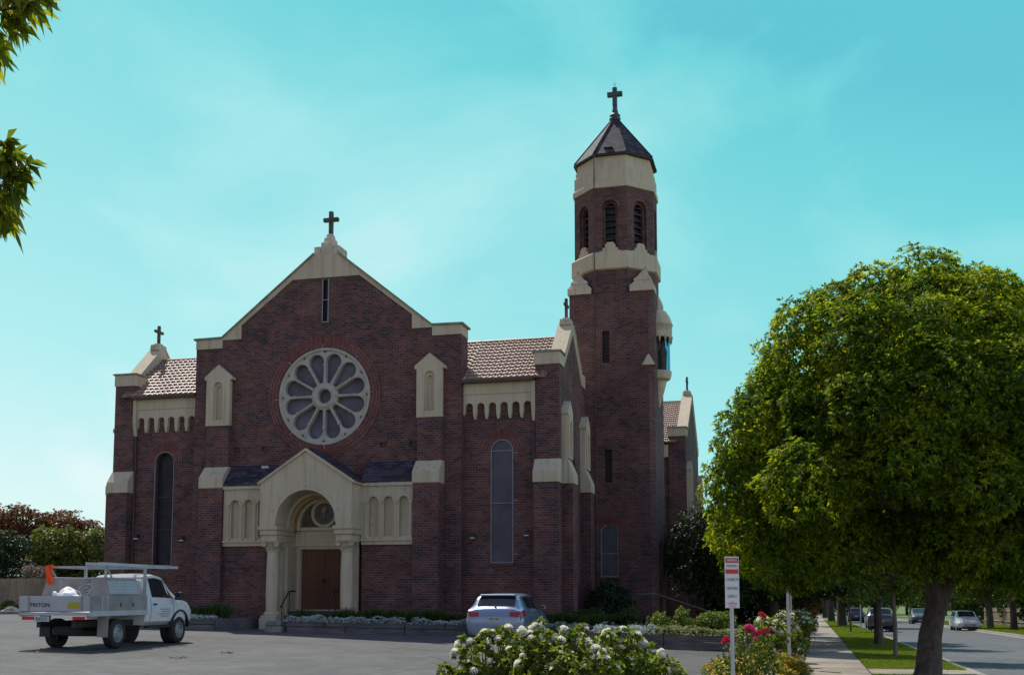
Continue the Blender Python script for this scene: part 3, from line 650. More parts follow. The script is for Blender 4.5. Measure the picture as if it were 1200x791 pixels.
def arched_window(cx, half, z0, zs, y, rec, mat, bars, parent=None, name='arched_window', frame='mesh', ringw=.36):
    r_ = part(MB().plate([(cx+(half+ringw)*math.cos(t), zs+(half+ringw)*math.sin(t)) for t in [math.pi*k/20 for k in range(21)]]+[(cx+half*math.cos(t), zs+half*math.sin(t)) for t in [math.pi*(20-k)/20 for k in range(21)]], [], y-.012, y+.05), 'brick_arch', 'brick_red')
    radial_uv(r_, cx, zs)
    fb = MB().plate(arch(cx, half-.005, z0+.005, zs, 18), [arch(cx, half-.04, z0+.04, zs, 18)], y+rec-.04, y+rec)
    for z in bars: fb.box(cx-half+.04, cx+half-.04, y+rec-.035, y+rec-.005, z-.015, z+.015)
    w = part(fb, name, frame)
    part(MB().plate(arch(cx, half-.03, z0+.03, zs, 18), [], y+rec+.01, y+rec+.05), 'window_pane', mat, w)
    part(MB().box(cx-half-.06, cx+half+.06, y-.06, y+rec, z0-.09, z0-.002), 'window_sill', 'brick_face', w)
    return w

YW = 38.35
# right (east) wing
gable_end(-7.85, 1, 38.2)
rwall = part(MB().plate([(-11.48, -1.5), (-8.73, -1.5), (-8.73, 7.86), (-11.48, 7.86)], [arch(-10.02, .43, 1.18, 5.29)], YW, YW+.4), 'wing_wall', 'brick')
corbel_table(-11.46, -8.80, YW, 6)
rw = arched_window(-10.02, .43, 1.18, 5.29, YW, .03, 'screen', (5.29, 3.37))
for z in (5.2, 3.45, 1.5): part(MB().tube([(-9.6, YW-.01, z), (-9.42, YW-.01, z)], .013, 6), 'fixing_lug', 'galv', rw)
tile_roof('tiled_roof', -11.46, -8.28, 37.98, 7.90, 40.8, 9.95)
part(MB().plate([(43.4, 7.9), (40.8, 9.93), (40.6, 9.7), (43.2, 7.6)], [], -11.46, -8.28, 'x'), 'rear_roof_slope', 'tile')
part(MB().box(-11.46, -8.28, 40.7, 40.9, 9.93, 10.04), 'ridge_tiles', 'tile', bevel=.04)
part(MB().box(-11.46, -8.74, 37.92, 38.10, 7.80, 7.90), 'roof_gutter', 'pipe')
part(MB().box(-11.48, -8.3, 43.0, 43.4, -1.5, 7.9), 'rear_wall', 'brick')
# left (west) wing
gable_end(-26.12, -1, 38.2, proj=.55)
part(MB().plate([(-25.25, -1.4), (-22.42, -1.4), (-22.42, 7.86), (-25.25, 7.86)], [arch(-23.9, .43, 1.18, 5.27)], YW, YW+.4), 'wing_wall', 'brick')
corbel_table(-25.15, -22.45, YW, 6)
arched_window(-23.9, .43, 1.18, 5.27, YW, .22, 'glass', (3.9, 2.6), frame='pipe')
of = MB().plate(arch(-23.9, .43, 1.18, 5.27, 18), [arch(-23.9, .405, 1.2, 5.27, 18)], YW-.015, YW+.04); part(of, 'screen_edge', 'mesh')
tile_roof('tiled_roof', -25.68, -22.44, 37.98, 7.90, 40.8, 9.95)
part(MB().plate([(43.4, 7.9), (40.8, 9.93), (40.6, 9.7), (43.2, 7.6)], [], -25.68, -22.44, 'x'), 'rear_roof_slope', 'tile')
part(MB().box(-25.68, -22.44, 40.7, 40.9, 9.93, 10.04), 'ridge_tiles', 'tile', bevel=.04)
part(MB().box(-25.24, -22.44, 37.92, 38.10, 7.80, 7.90), 'roof_gutter', 'pipe')
part(MB().box(-25.6, -22.42, 43.0, 43.4, -1.5, 7.9), 'rear_wall', 'brick')
for x0, x1 in ((-12.9, -11.46), (-22.44, -21.0)):
    tile_roof('tiled_roof', x0, x1, 38.84, 7.90+.86*2.05/2.82, 40.8, 9.95)
    part(MB().box(min(x0, x1)+.1, max(x0, x1), 38.82, 43.3, -1.5, 7.9), 'rear_wall', 'brick'); part(MB().box(x0, x1, 40.7, 40.9, 9.93, 10.04), 'ridge_tiles', 'tile', bevel=.04)
# downpipes with cream heads
for x in (-25.18, -8.80):
    dp = part(MB().tube([(x, YW-.10, 6.45), (x, YW-.08, 5.9), (x, YW-.08, -1.1)], .045, 8), 'downpipe', 'pipe', smooth=40)
    part(MB().box(x-.07, x+.07, YW-.24, YW-.17, 6.9, 7.8).poly([[(x-.07, YW-.24, 6.9), (x+.07, YW-.24, 6.9), (x+.07, YW-.1, 6.9), (x-.07, YW-.1, 6.9)], [(x-.05, YW-.14, 6.35), (x+.05, YW-.14, 6.35), (x+.05, YW-.05, 6.35), (x-.05, YW-.05, 6.35)]]), 'downpipe_head', 'cream', dp)
# nave behind
part(MB().box(-21.2, -12.7, 38.82, 76, -1.4, 9.1), 'nave_wall', 'brick')
part(MB().plate([(-21.5, 8.9), (-12.4, 8.9), (XC, 12.2)], [], 38.86, 76.3), 'nave_roof', 'tile')
# wall lights
for px, py, Y in ((161.5, 630, 38.3), (215, 632, 38.3), (555, 629, 38.3), (618, 626, 38.15)):
    p = onY(px, py, Y)
    wl = part(MB().box(p.x-.10, p.x+.10, p.y-.22, p.y-.06, p.z-.02, p.z+.12, .03).tube([(p.x, p.y-.1, p.z+.1), (p.x, p.y+.08, p.z+.15)], .025, 6), 'wall_lamp', 'iron')
    part(MB().box(p.x-.085, p.x+.085, p.y-.2, p.y-.08, p.z-.06, p.z-.022, -.0), 'lamp_lens', 'lamp_glass', wl)

# ---- porch
YP = 36.5
pw = 1.81
front = [(XC-pw, 2.52), (XC-1.22, 2.52)] + [(XC-1.18*math.cos(t), 2.66+1.18*math.sin(t)) for t in [math.pi*k/24 for k in range(25)]] + [(XC+1.22, 2.52), (XC+pw, 2.52), (XC+pw, 4.12), (XC, 5.26), (XC-pw, 4.12)]
porch = part(MB().plate(front, [], YP, YP+1.0), 'porch', 'cream')
for rr, a, b_ in ((1.12, YP+1.0, 37.75), (1.03, 37.75, 38.05), (.94, 38.05, 38.3)):
    o2 = [(XC-1.5, 2.45), (XC-rr, 2.45)]+[(XC-rr*math.cos(t), 2.62+rr*math.sin(t)) for t in [math.pi*k/20 for k in range(21)]]+[(XC+rr, 2.45), (XC+1.5, 2.45), (XC+1.5, 4.2), (XC-1.5, 4.2)]
    part(MB().plate(o2, [], a, b_), 'archivolt', 'gold' if rr == 1.03 else 'cream', porch)
cb = MB()
for s_ in (1, -1):
    cb.poly([[(XC+s_*(pw+.09), YP-.08, 4.05), (XC+s_*(pw+.09), YP-.08, 4.14), (XC+s_*(pw+.09), 37.9, 4.14), (XC+s_*(pw+.09), 37.9, 4.05)], [(XC, YP-.08, 5.27), (XC, YP-.08, 5.37), (XC, 37.9, 5.37), (XC, 37.9, 5.27)]])
part(cb, 'porch_gable_coping', 'cream', porch)
pr = MB()
for s_ in (1, -1):
    pr.poly([[(XC+s_*(pw+.12), YP+.12, 4.125), (XC+s_*(pw+.12), YP+.12, 4.19), (XC+s_*(pw+.12), 38, 4.19), (XC+s_*(pw+.12), 38, 4.125)], [(XC, YP+.12, 5.36), (XC, YP+.12, 5.43), (XC, 38, 5.43), (XC, 38, 5.36)]])
part(pr, 'porch_roof', 'slate', porch)
# little cast ornaments round the arch
for k in range(7):
    a = R(20+140*k/6); part(MB().lathe([(0.001, -.03), (.05, -.025), (.06, 0)], (XC+1.36*math.cos(a), YP, 2.66+1.36*math.sin(a)), 8, 'y'), 'arch_ornament', 'cream_stone', porch)
# entablature blocks on the columns, columns
for s_ in (1, -1):
    cx = XC+s_*1.47
    en = MB().box(cx-.33, cx+.36 if s_ > 0 else cx+.33, YP+.02, 38.0, 2.22, 2.40).box(cx-.38, cx+.38, YP-.04, 38.0, 2.40, 2.53).box(cx-.30, cx+.30, YP+.1, 38, 1.98, 2.22)
    part(en, 'entablature', 'cream', porch, bevel=.01)
    col = MB().lathe([(.225, -.55), (.235, .2), (.228, .9), (.205, 1.60), (.235, 1.61), (.235, 1.65), (.205, 1.66)], (cx, 36.97, 0), 28)
    col.lathe([(.30, -.72), (.31, -.66), (.28, -.62), (.25, -.6), (.26, -.56), (.225, -.55)], (cx, 36.97, 0), 28)
    co_ = part(col, 'column', 'cream', porch, smooth=45)
    part(MB().box(cx-.35, cx+.35, 36.62, 37.32, -1.4, -.82).box(cx-.31, cx+.31, 36.66, 37.28, -.82, -.72), 'pedestal', 'cream', co_, bevel=.02)
    cap = MB().lathe([(.205, 1.66), (.23, 1.72), (.28, 1.78), (.24, 1.80), (.27, 1.88), (.36, 1.95), (.30, 1.96)], (cx, 36.97, 0), 20)
    for dx in (-1, 1):
        for dy in (-1, 1):
            cap.lathe([(.02, -.05), (.09, -.05), (.10, 0), (.09, .05), (.02, .05)], (cx+dx*.25, 36.97+dy*.25, 1.88), 12, 'y')
    for k in range(10):
        a = 2*math.pi*k/10; cap.tube([(cx+.22*math.cos(a), 36.97+.22*math.sin(a), 1.66), (cx+.26*math.cos(a), 36.97+.26*math.sin(a), 1.76), (cx+.31*math.cos(a), 36.97+.31*math.sin(a), 1.79)], .035, 6, .02)
    cap.box(cx-.34, cx+.34, 36.63, 37.31, 1.955, 1.985)
    part(cap, 'capital', 'cream_stone', co_, smooth=40)
    # side walls behind the columns
    part(MB().box(cx-.22, cx+.22, 37.30, 37.58, -1.3, 1.98).box(min(XC+s_*1.18, XC+s_*1.32), max(XC+s_*1.18, XC+s_*1.32), 37.58, 38.3, -1.3, 2.45), 'porch_pilaster', 'cream', porch)
# door wall
YD = 38.22
part(MB().plate([(XC-1.25, -1.2), (XC+1.25, -1.2), (XC+1.25, 4.0), (XC-1.25, 4.0)], [[(XC-.95, -.52), (XC+.95, -.52), (XC+.95, 1.74), (XC-.95, 1.74)]], YD+.08, YD+.3), 'door_surround', 'cream', porch)
part(MB().box(XC-1.17, XC+1.17, YD-.06, YD+.08, 1.86, 2.0).box(XC-1.17, XC+1.17, YD+.0, YD+.08, 2.0, 2.45).box(XC-1.17, XC+1.17, YD-.10, YD+.08, 2.45, 2.58).box(XC-1.10, XC-.97, YD, YD+.08, -.52, 1.86).box(XC+.97, XC+1.10, YD, YD+.08, -.52, 1.86).box(XC-.97, XC+.97, YD+.0, YD+.08, 1.76, 1.86), 'door_lintel', 'cream', porch, bevel=.008)
ins = MB()
for k, w in ((0, .22), (1, .30)): ins.box(XC-w, XC+w, YD-.006, YD, 2.27-.1*k, 2.31-.1*k)
part(ins, 'carved_inscription', 'cream_stone', porch)
for s_ in (-1, 1):
    x0, x1 = sorted((XC+s_*.004, XC+s_*.95))
    d_ = MB().box(x0, x1, YD+.14, YD+.19, -.52, 1.74)
    for a in range(5): d_.box(x0+.03+a*(x1-x0-.06)/5+.006, x0+.03+(a+1)*(x1-x0-.06)/5-.006, YD+.128, YD+.14, -.45, 1.68)
    dl = part(d_, 'door', 'door', porch)
    part(MB().box(XC+s_*.05-.02, XC+s_*.05+.02, YD+.09, YD+.125, .45, .62).lathe([(.03, 0), (.035, -.04), (.001, -.06)], (XC+s_*.05, YD+.10, .56), 10, 'y'), 'handle', 'iron', dl)
part(MB().plate(arc(XC, 2.6, 1.02, 0, math.pi, 24), [], YD+.02, YD+.078), 'tympanum', 'mosaic', porch)
rd = part(MB().lathe([(.40, 0), (.42, -.08), (.52, -.08), (.54, 0)], (XC, YD+.02, 3.09), 36, 'y'), 'roundel_frame', 'cream_stone', porch, smooth=40)
part(MB().lathe([(.001, 0), (.41, 0)], (XC, YD-.0, 3.09), 36, 'y'), 'roundel', 'roundel', rd)
part(MB().lathe([(.10, -.17), (.09, -.15), (.025, -.12), (.022, .0), (.05, .02), (.10, .08), (.11, .15), (.10, .15)], (XC, YD-.04, 3.07), 16).lathe([(.001, 0), (.07, 0)], (XC, YD-.012, 3.30), 16, 'y'), 'chalice_emblem', 'gold', rd, smooth=40)
# steps and handrails
sp = MB(); nosb = MB(); zt = -.53
for k in range(4):
    z = -.53-.17*k; y = 37.7-.32*k
    sp.box(XC-1.15, XC+1.15, y, 38.3 if k == 0 else y+.32, -1.5, z-.025); nosb.box(XC-1.15, XC+1.15, y-.02, 38.3 if k == 0 else y+.30, z-.025, z)
stp = part(sp, 'entrance_steps', 'step', porch); part(nosb, 'step_nosing', 'step', stp)
part(MB().box(XC-1.15, XC+1.15, 37.655, 37.678, -.56, -.528).box(XC-1.15, XC+1.15, 37.335, 37.358, -.73, -.698).box(XC-1.15, XC+1.15, 37.015, 37.038, -.90, -.868).box(XC-1.15, XC+1.15, 36.695, 36.718, -1.07, -1.038), 'nosing_strip', 'nosing', stp)
for s_ in (-1, 1):
    x = XC+s_*.92
    part(MB().tube([(x, 36.55, -.42), (x, 36.62, -.36), (x, 37.2, .14), (x, 37.3, .17), (x, 37.75, .17)], .028, 8).tube([(x, 36.66, -1.2), (x, 36.66, -.34)], .02, 8).tube([(x, 37.25, -.9), (x, 37.25, .15)], .02, 8), 'handrail', 'iron', stp, smooth=50)
# arcaded side panels, brick below, slate lean-to above
def U(px, Y=37.5): return onY(px, 610, Y).x
for xa, xb, cs, hw in ((-20.76, XC-pw, [U(276), U(291.8), U(307.6)], .17), (XC+pw, -13.10, [U(438), U(455.5), U(473.5)], .18)):
    fr = [(xa, 1.86), (xb, 1.86), (xb, 4.12), (xa, 4.12)]
    pn = part(MB().plate(fr, [arch(c, hw, 2.16, 3.44, 10) for c in cs if xa < c-hw and c+hw < xb], 37.45, 37.62), 'arcade_panel', 'cream')
    bk = MB()
    for c in cs:
        if xa < c-hw and c+hw < xb: bk.box(c-hw-.02, c+hw+.02, 37.625, 37.68, 2.1, 3.7)
    part(bk, 'arcade_recess', 'cream', pn)
    tr = MB().box(xa, xb, 37.38, 37.45, 2.0, 2.08).box(xa, xb, 37.36, 37.45, 4.02, 4.14)
    for i in range(len(cs)+1):
        xx = cs[0]-(cs[1]-cs[0])*.5+i*(cs[1]-cs[0])
        if xa+.05 < xx < xb-.05:
            tr.tube([(xx, 37.43, 2.18), (xx, 37.43, 3.4)], .04, 8).box(xx-.065, xx+.065, 37.37, 37.449, 2.08, 2.18).box(xx-.065, xx+.065, 37.37, 37.449, 3.38, 3.46)
    for c in cs:
        if xa < c-hw and c+hw < xb:
            rr = [(hw+.09, 0), (hw+.09, -.04), (hw+.02, -.04), (hw+.02, 0)]
            tr.lathe(rr, (c, 37.45, 3.44), 16, 'y', 0, math.pi)
    part(tr, 'arcade_moulding', 'cream', pn, smooth=40)
    sl_ = MB()
    for z in (2.55, 2.85) if xa < XC else (2.62, 3.05):
        sl_.box(cs[0 if xa < XC else 2]-hw, cs[0 if xa < XC else 2]+hw, 37.60, 37.63, z, z+.03)
        if xa > XC: sl_.box(cs[0]-hw, cs[0]+hw, 37.60, 37.63, z, z+.03)
    part(sl_, 'arcade_louvre_bar', 'cream_stone', pn)
    part(MB().box(xa, xb, 37.55, 37.98, -1.4, 1.86), 'porch_side_wall', 'brick')
    part(MB().plate([(37.34, 4.14), (37.34, 4.19), (37.98, 4.98), (37.98, 4.9), (37.5, 4.14)], [], xa, xb, 'x'), 'lean_to_roof', 'slate')
    for vx in ((xa+.35, xb-.45)):
        part(MB().box(vx-.17, vx+.17, 37.535, 37.56, 1.33, 1.5), 'air_vent', 'pipe')
for px, py in ((312, 548), (469, 562)):
    p = onY(px, py, 37.55); part(MB().box(p.x-.14, p.x+.14, p.y-.12, p.y+.02, p.z-.03, p.z+.06), 'roof_light_fitting', 'galv')

# ---- tower
TX0, TX1, TY0, TY1, CH = -8.62, -5.06, 44.0, 47.6, .22
tcx, tcy = (TX0+TX1)/2, (TY0+TY1)/2
sw = [(-7.05, 9.6, 10.93), (-6.98, 4.62, 5.98)]
holes = [[(x-.15, a), (x+.15, a), (x+.15, b_), (x-.15, b_)] for x, a, b_ in sw]+[arch(-6.97, .36, .75, 2.55)]
tw = MB().plate([(TX0+CH, -1.6), (TX1-CH, -1.6), (TX1-CH, 12.58), (TX0+CH, 12.58)], holes, TY0, TY0+.35)
tw.plate([(TY0+CH, -1.6), (TY1-CH, -1.6), (TY1-CH, 12.58), (TY0+CH, 12.58)], [arch(45.5, .55, -1.3, 1.75)], TX1-.35, TX1, 'x')
tw.plate([(TY0+CH, -1.6), (TY1-CH, -1.6), (TY1-CH, 12.58), (TY0+CH, 12.58)], [], TX0, TX0+.35, 'x')
tw.plate([(TX0+CH, -1.6), (TX1-CH, -1.6), (TX1-CH, 12.58), (TX0+CH, 12.58)], [], TY1-.35, TY1)
for sx, sy in ((0, 0), (1, 0), (1, 1), (0, 1)):
    X = (TX0, TX1)[sx]; Y = (TY0, TY1)[sy]; dx = (1, -1)[sx]; dy = (1, -1)[sy]
    tri = [(X+dx*CH, Y), (X, Y+dy*CH), (X+dx*.35, Y+dy*.35)]
    tw.poly([[(x, y, -1.6) for x, y in tri], [(x, y, 12.58) for x, y in tri]])
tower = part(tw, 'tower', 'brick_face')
tsp = MB(); 
for x, a, b_ in sw: tsp.box(x-.15, x+.15, TY0+.16, TY0+.2, a, b_)
part(tsp, 'slit_glass', 'glass', tower)
lf = MB()
for x, a, b_ in sw:
    for k in range(9): lf.box(x-.14, x+.14, TY0+.10, TY0+.15, a+.07+(b_-a)*k/9, a+.1+(b_-a)*k/9)
part(lf, 'slit_louvre', 'iron', tower)
arched_window(-6.97, .36, .75, 2.55, TY0, .06, 'screen', (1.7,), name='tower_window')
part(MB().plate(arch(45.5, .5, -1.25, 1.75), [], TX1-.3, TX1-.25, 'x'), 'tower_side_door', 'door', tower)
# small cream triangular weathering low on the right corner
part(MB().poly([[(TX1-.5, TY0-.06, 9.42), (TX1+.06, TY0-.06, 9.42), (TX1+.06, TY0+.5, 9.42), (TX1-.5, TY0+.5, 9.42)], [(TX1-.24, TY0+.0, 9.88), (TX1-.2, TY0+.0, 9.88), (TX1-.2, TY0+.1, 9.88), (TX1-.24, TY0+.1, 9.88)]]), 'corner_weathering', 'cream', tower)
# broaches on the four corners
for sx, sy in ((0, 0), (1, 0), (1, 1), (0, 1)):
    X = (TX0-.03, TX1+.03)[sx]; Y = (TY0-.03, TY1+.03)[sy]; dx = (1, -1)[sx]; dy = (1, -1)[sy]
    rings = []
    for s_, t, z in ((1.0, 0, 12.56), (1.0, 0, 12.82), (.96, .02, 12.84), (.80, .14, 13.02), (.84, .12, 13.03), (.84, .12, 13.10), (.70, .20, 13.22), (.36, .40, 13.66)):
        rings.append([(X+dx*s_, Y+dy*t, z), (X+dx*t, Y+dy*t, z), (X+dx*t, Y+dy*s_, z), (X+dx*s_, Y+dy*s_, z)])
    part(MB().poly(rings), 'broach', 'cream', tower)
def octa(r, z, rot=0): return [(tcx+r/math.cos(math.pi/8)*math.cos(R(22.5+45*k)), tcy+r/math.cos(math.pi/8)*math.sin(R(22.5+45*k)), z) for k in range(8)]
part(MB().poly([octa(1.73, 12.4), octa(1.73, 13.62)]), 'tower_drum', 'brick_face', tower)
band = part(MB().poly([octa(1.74, 13.56), octa(1.83, 13.60), octa(1.83, 14.26), octa(1.74, 14.34)]), 'string_band', 'cream', tower)
RF = 1.70; a_ = RF*math.tan(math.pi/8)
bel = MB(); lou = MB(); sill = MB(); ring_b = MB(); dark = MB()
for k in range(8):
    X = Matrix.Translation((tcx, tcy, 0)) @ Matrix.Rotation(R(45*k), 4, 'Z')
    for b in (bel, lou, sill, ring_b, dark): b.x = X
    bel.plate([(-a_, 14.2), (a_, 14.2), (a_, 17.2), (-a_, 17.2)], [arch(0, .33, 14.5, 16.25, 12)], -RF, -RF+.12)
    ai = (RF-.12)*math.tan(math.pi/8)
    bel.plate([(-ai, 14.2), (ai, 14.2), (ai, 17.2), (-ai, 17.2)], [arch(0, .22, 14.5, 16.25, 12)], -RF+.12, -RF+.3)
    for j in range(7): lou.poly([[(-.23, -RF+.16, 14.62+.28*j), (.23, -RF+.16, 14.62+.28*j), (.23, -RF+.3, 14.74+.28*j), (-.23, -RF+.3, 14.74+.28*j)], [(-.23, -RF+.16, 14.65+.28*j), (.23, -RF+.16, 14.65+.28*j), (.23, -RF+.3, 14.77+.28*j), (-.23, -RF+.3, 14.77+.28*j)]])
    dark.box(-.26, .26, -RF+.33, -RF+.36, 14.4, 16.6)
    sill.plate([(-.44, 14.25), (.44, 14.25), (.44, 14.38), (.32, 14.38), (.32, 14.5), (.22, 14.5), (.22, 14.62), (.12, 14.74), (-.12, 14.74), (-.22, 14.62), (-.22, 14.5), (-.32, 14.5), (-.32, 14.38), (-.44, 14.38)], [], -RF-.05, -RF+.1)
    ring_b.plate([(.45*math.cos(t), 16.25+.45*math.sin(t)) for t in [math.pi*i/14 for i in range(15)]]+[(.33*math.cos(t), 16.25+.33*math.sin(t)) for t in [math.pi*(14-i)/14 for i in range(15)]], [], -RF-.012, -RF+.05)
belf = part(bel, 'belfry', 'brick_face'); part(lou, 'belfry_louvre', 'slate', belf); part(sill, 'stepped_sill', 'cream', belf); part(ring_b, 'belfry_arch', 'brick_red', belf); part(dark, 'belfry_backing', 'black', belf)
top = part(MB().poly([octa(1.74, 17.12), octa(1.76, 17.14), octa(1.76, 17.36), octa(1.70, 17.42), octa(1.70, 17.95), octa(1.64, 18.0), octa(1.64, 18.22), octa(1.58, 18.26), octa(1.58, 18.62)]), 'tower_parapet', 'cream')
spire = part(MB().poly([octa(1.70, 18.58), octa(1.70, 18.64), octa(.12, 20.82)]), 'spire_roof', 'slate')
part(MB().poly([octa(1.73, 18.54), octa(1.73, 18.60), octa(1.60, 18.60)]), 'spire_gutter', 'iron', spire)
hips = MB()
for k in range(8):
    p, q = octa(1.71, 18.66)[k], octa(.12, 20.84)[k]; hips.tube([p, q], .025, 6)
part(hips, 'hip_cap', 'slate', spire)
part(MB().box(tcx-.28, tcx+.10, tcy-1.60, tcy-1.40, 18.95, 18.99), 'roof_vent', 'galv', spire)
tf = part(MB().lathe([(.22, 20.75), (.26, 20.85), (.20, 20.92), (.24, 21.0), (.15, 21.1), (.09, 21.42)], (tcx, tcy, 0), 12), 'spire_finial', 'copper', smooth=30)
cross(tcx, tcy, 21.42, 22.28, 21.98, .33, .19, mat='copper', parent=tf, name='spire_cross')
part(MB().tube([(tcx, tcy, 22.28), (tcx, tcy, 22.42)], .012, 5).tube([(tcx, tcy, 22.42), (tcx-.06, tcy, 22.52)], .008, 5).tube([(tcx, tcy, 22.42), (tcx+.07, tcy, 22.52)], .008, 5), 'lightning_rod', 'iron', tf)
lc = onY(697.5, 400, TY0).x
part(MB().tube([(lc, TY0-.02, 0), (lc, TY0-.02, 13.5), (lc, TY0-.10, 14.2), (lc, tcy-RF-.06, 17.1), (lc, tcy-RF-.08, 18.5), (tcx-.2, tcy-.5, 20.2)], .02, 6), 'conductor_cable', 'pipe', tower)
# canopied niche on the tower's right side
ny = 45.6
cor = MB().lathe([(.04, 7.9), (.16, 8.3), (.30, 8.8), (.34, 9.0), (.50, 9.1), (.56, 9.3), (.56, 9.42), (.04, 9.42)], (TX1, ny, 0), 16, 'z', -math.pi/2, math.pi/2)
niche = part(cor, 'tower_balcony', 'cream_stone', smooth=40)
part(MB().lathe([(.50, 10.85), (.60, 10.85), (.60, 11.35), (.64, 11.4), (.60, 11.5), (.52, 11.75), (.36, 12.0), (.16, 12.15), (.12, 12.3), (.14, 12.5), (.02, 12.75)], (TX1, ny, 0), 16, 'z', -math.pi/2, math.pi/2), 'canopy', 'cream_stone', niche, smooth=40)
sc = MB()
for k in range(7):
    a = -math.pi/2+math.pi*(k+.5)/7; sc.tube([(TX1+.57*math.cos(a), ny+.57*math.sin(a), 10.9), (TX1+.57*math.cos(a), ny+.57*math.sin(a), 10.62)], .07, 6, .02)
part(sc, 'canopy_pendant', 'cream_stone', niche)
part(MB().lathe([(.10, 9.42), (.14, 9.5), (.15, 9.9), (.17, 10.3), (.10, 10.5), (.11, 10.62), (.09, 10.75), (.01, 10.8)], (TX1+.2, ny, 0), 12), 'statue', 'crossstone', niche, smooth=50)
part(MB().lathe([(.50, 9.42), (.50, 10.85), (.49, 10.85), (.49, 9.42)], (TX1, ny, 0), 16, 'z', -.35, 1.4), 'acrylic_screen', 'acrylic', niche, smooth=50)
# ---- far transept
FX = -5.02; FY = 57.5
gable_end(FX, 1, FY, depth=8.7, za=11.0, foot=False)
part(MB().box(-11.7, FX-.88, FY+.15, FY+.5, -1.6, 7.9), 'wing_wall', 'brick')
tile_roof('tiled_roof', -11.6, FX-.44, FY-.2, 8.05, FY+4.35, 10.95)
part(MB().plate([(FY+8.7, 7.9), (FY+4.35, 10.93), (FY+4.2, 10.7), (FY+8.5, 7.6)], [], -11.6, FX-.44, 'x'), 'rear_roof_slope', 'tile')
part(MB().box(-11.6, FX-.44, FY+4.25, FY+4.45, 10.93, 11.06), 'ridge_tiles', 'cream')
part(MB().box(-11.6, FX-.9, FY-.06, FY+.15, 7.3, 7.96), 'eaves_band', 'cream')
# bracket lantern on the tower
p = onX(776, 615, TX1+.05)
bl = part(MB().tube([(TX1, 46.6, 2.95), (TX1+.25, 46.6, 3.0), (TX1+.45, 46.6, 2.75), (TX1+.5, 46.6, 2.45)], .02, 6), 'bracket_lantern', 'iron')
part(MB().lathe([(.06, 2.45), (.16, 2.3), (.13, 1.95), (.05, 1.9)], (TX1+.5, 46.6, 0), 6), 'lantern_glass', 'screen', bl)
# ramp landing and rail beside the tower
rl = part(MB().box(-9.2, -3.3, 42.6, 43.4, -1.7, -.85).box(-3.4, -1.9, 42.6, 43.4, -1.7, -1.15), 'ramp_wall', 'brick_face')
part(MB().tube([(-6.0, 42.8, .05), (-4.9, 42.8, .05), (-2.3, 42.8, -.82)], .035, 8).tube([(-4.9, 42.8, -.9), (-4.9, 42.8, .05)], .025, 8).tube([(-5.9, 42.8, -.9), (-5.9, 42.8, .05)], .025, 8).tube([(-2.4, 42.8, -1.2), (-2.4, 42.8, -.8)], .025, 8).tube([(-3.7, 42.8, -.9), (-3.7, 42.8, -.35)], .02, 8), 'ramp_handrail', 'rail_grey', rl, smooth=40)

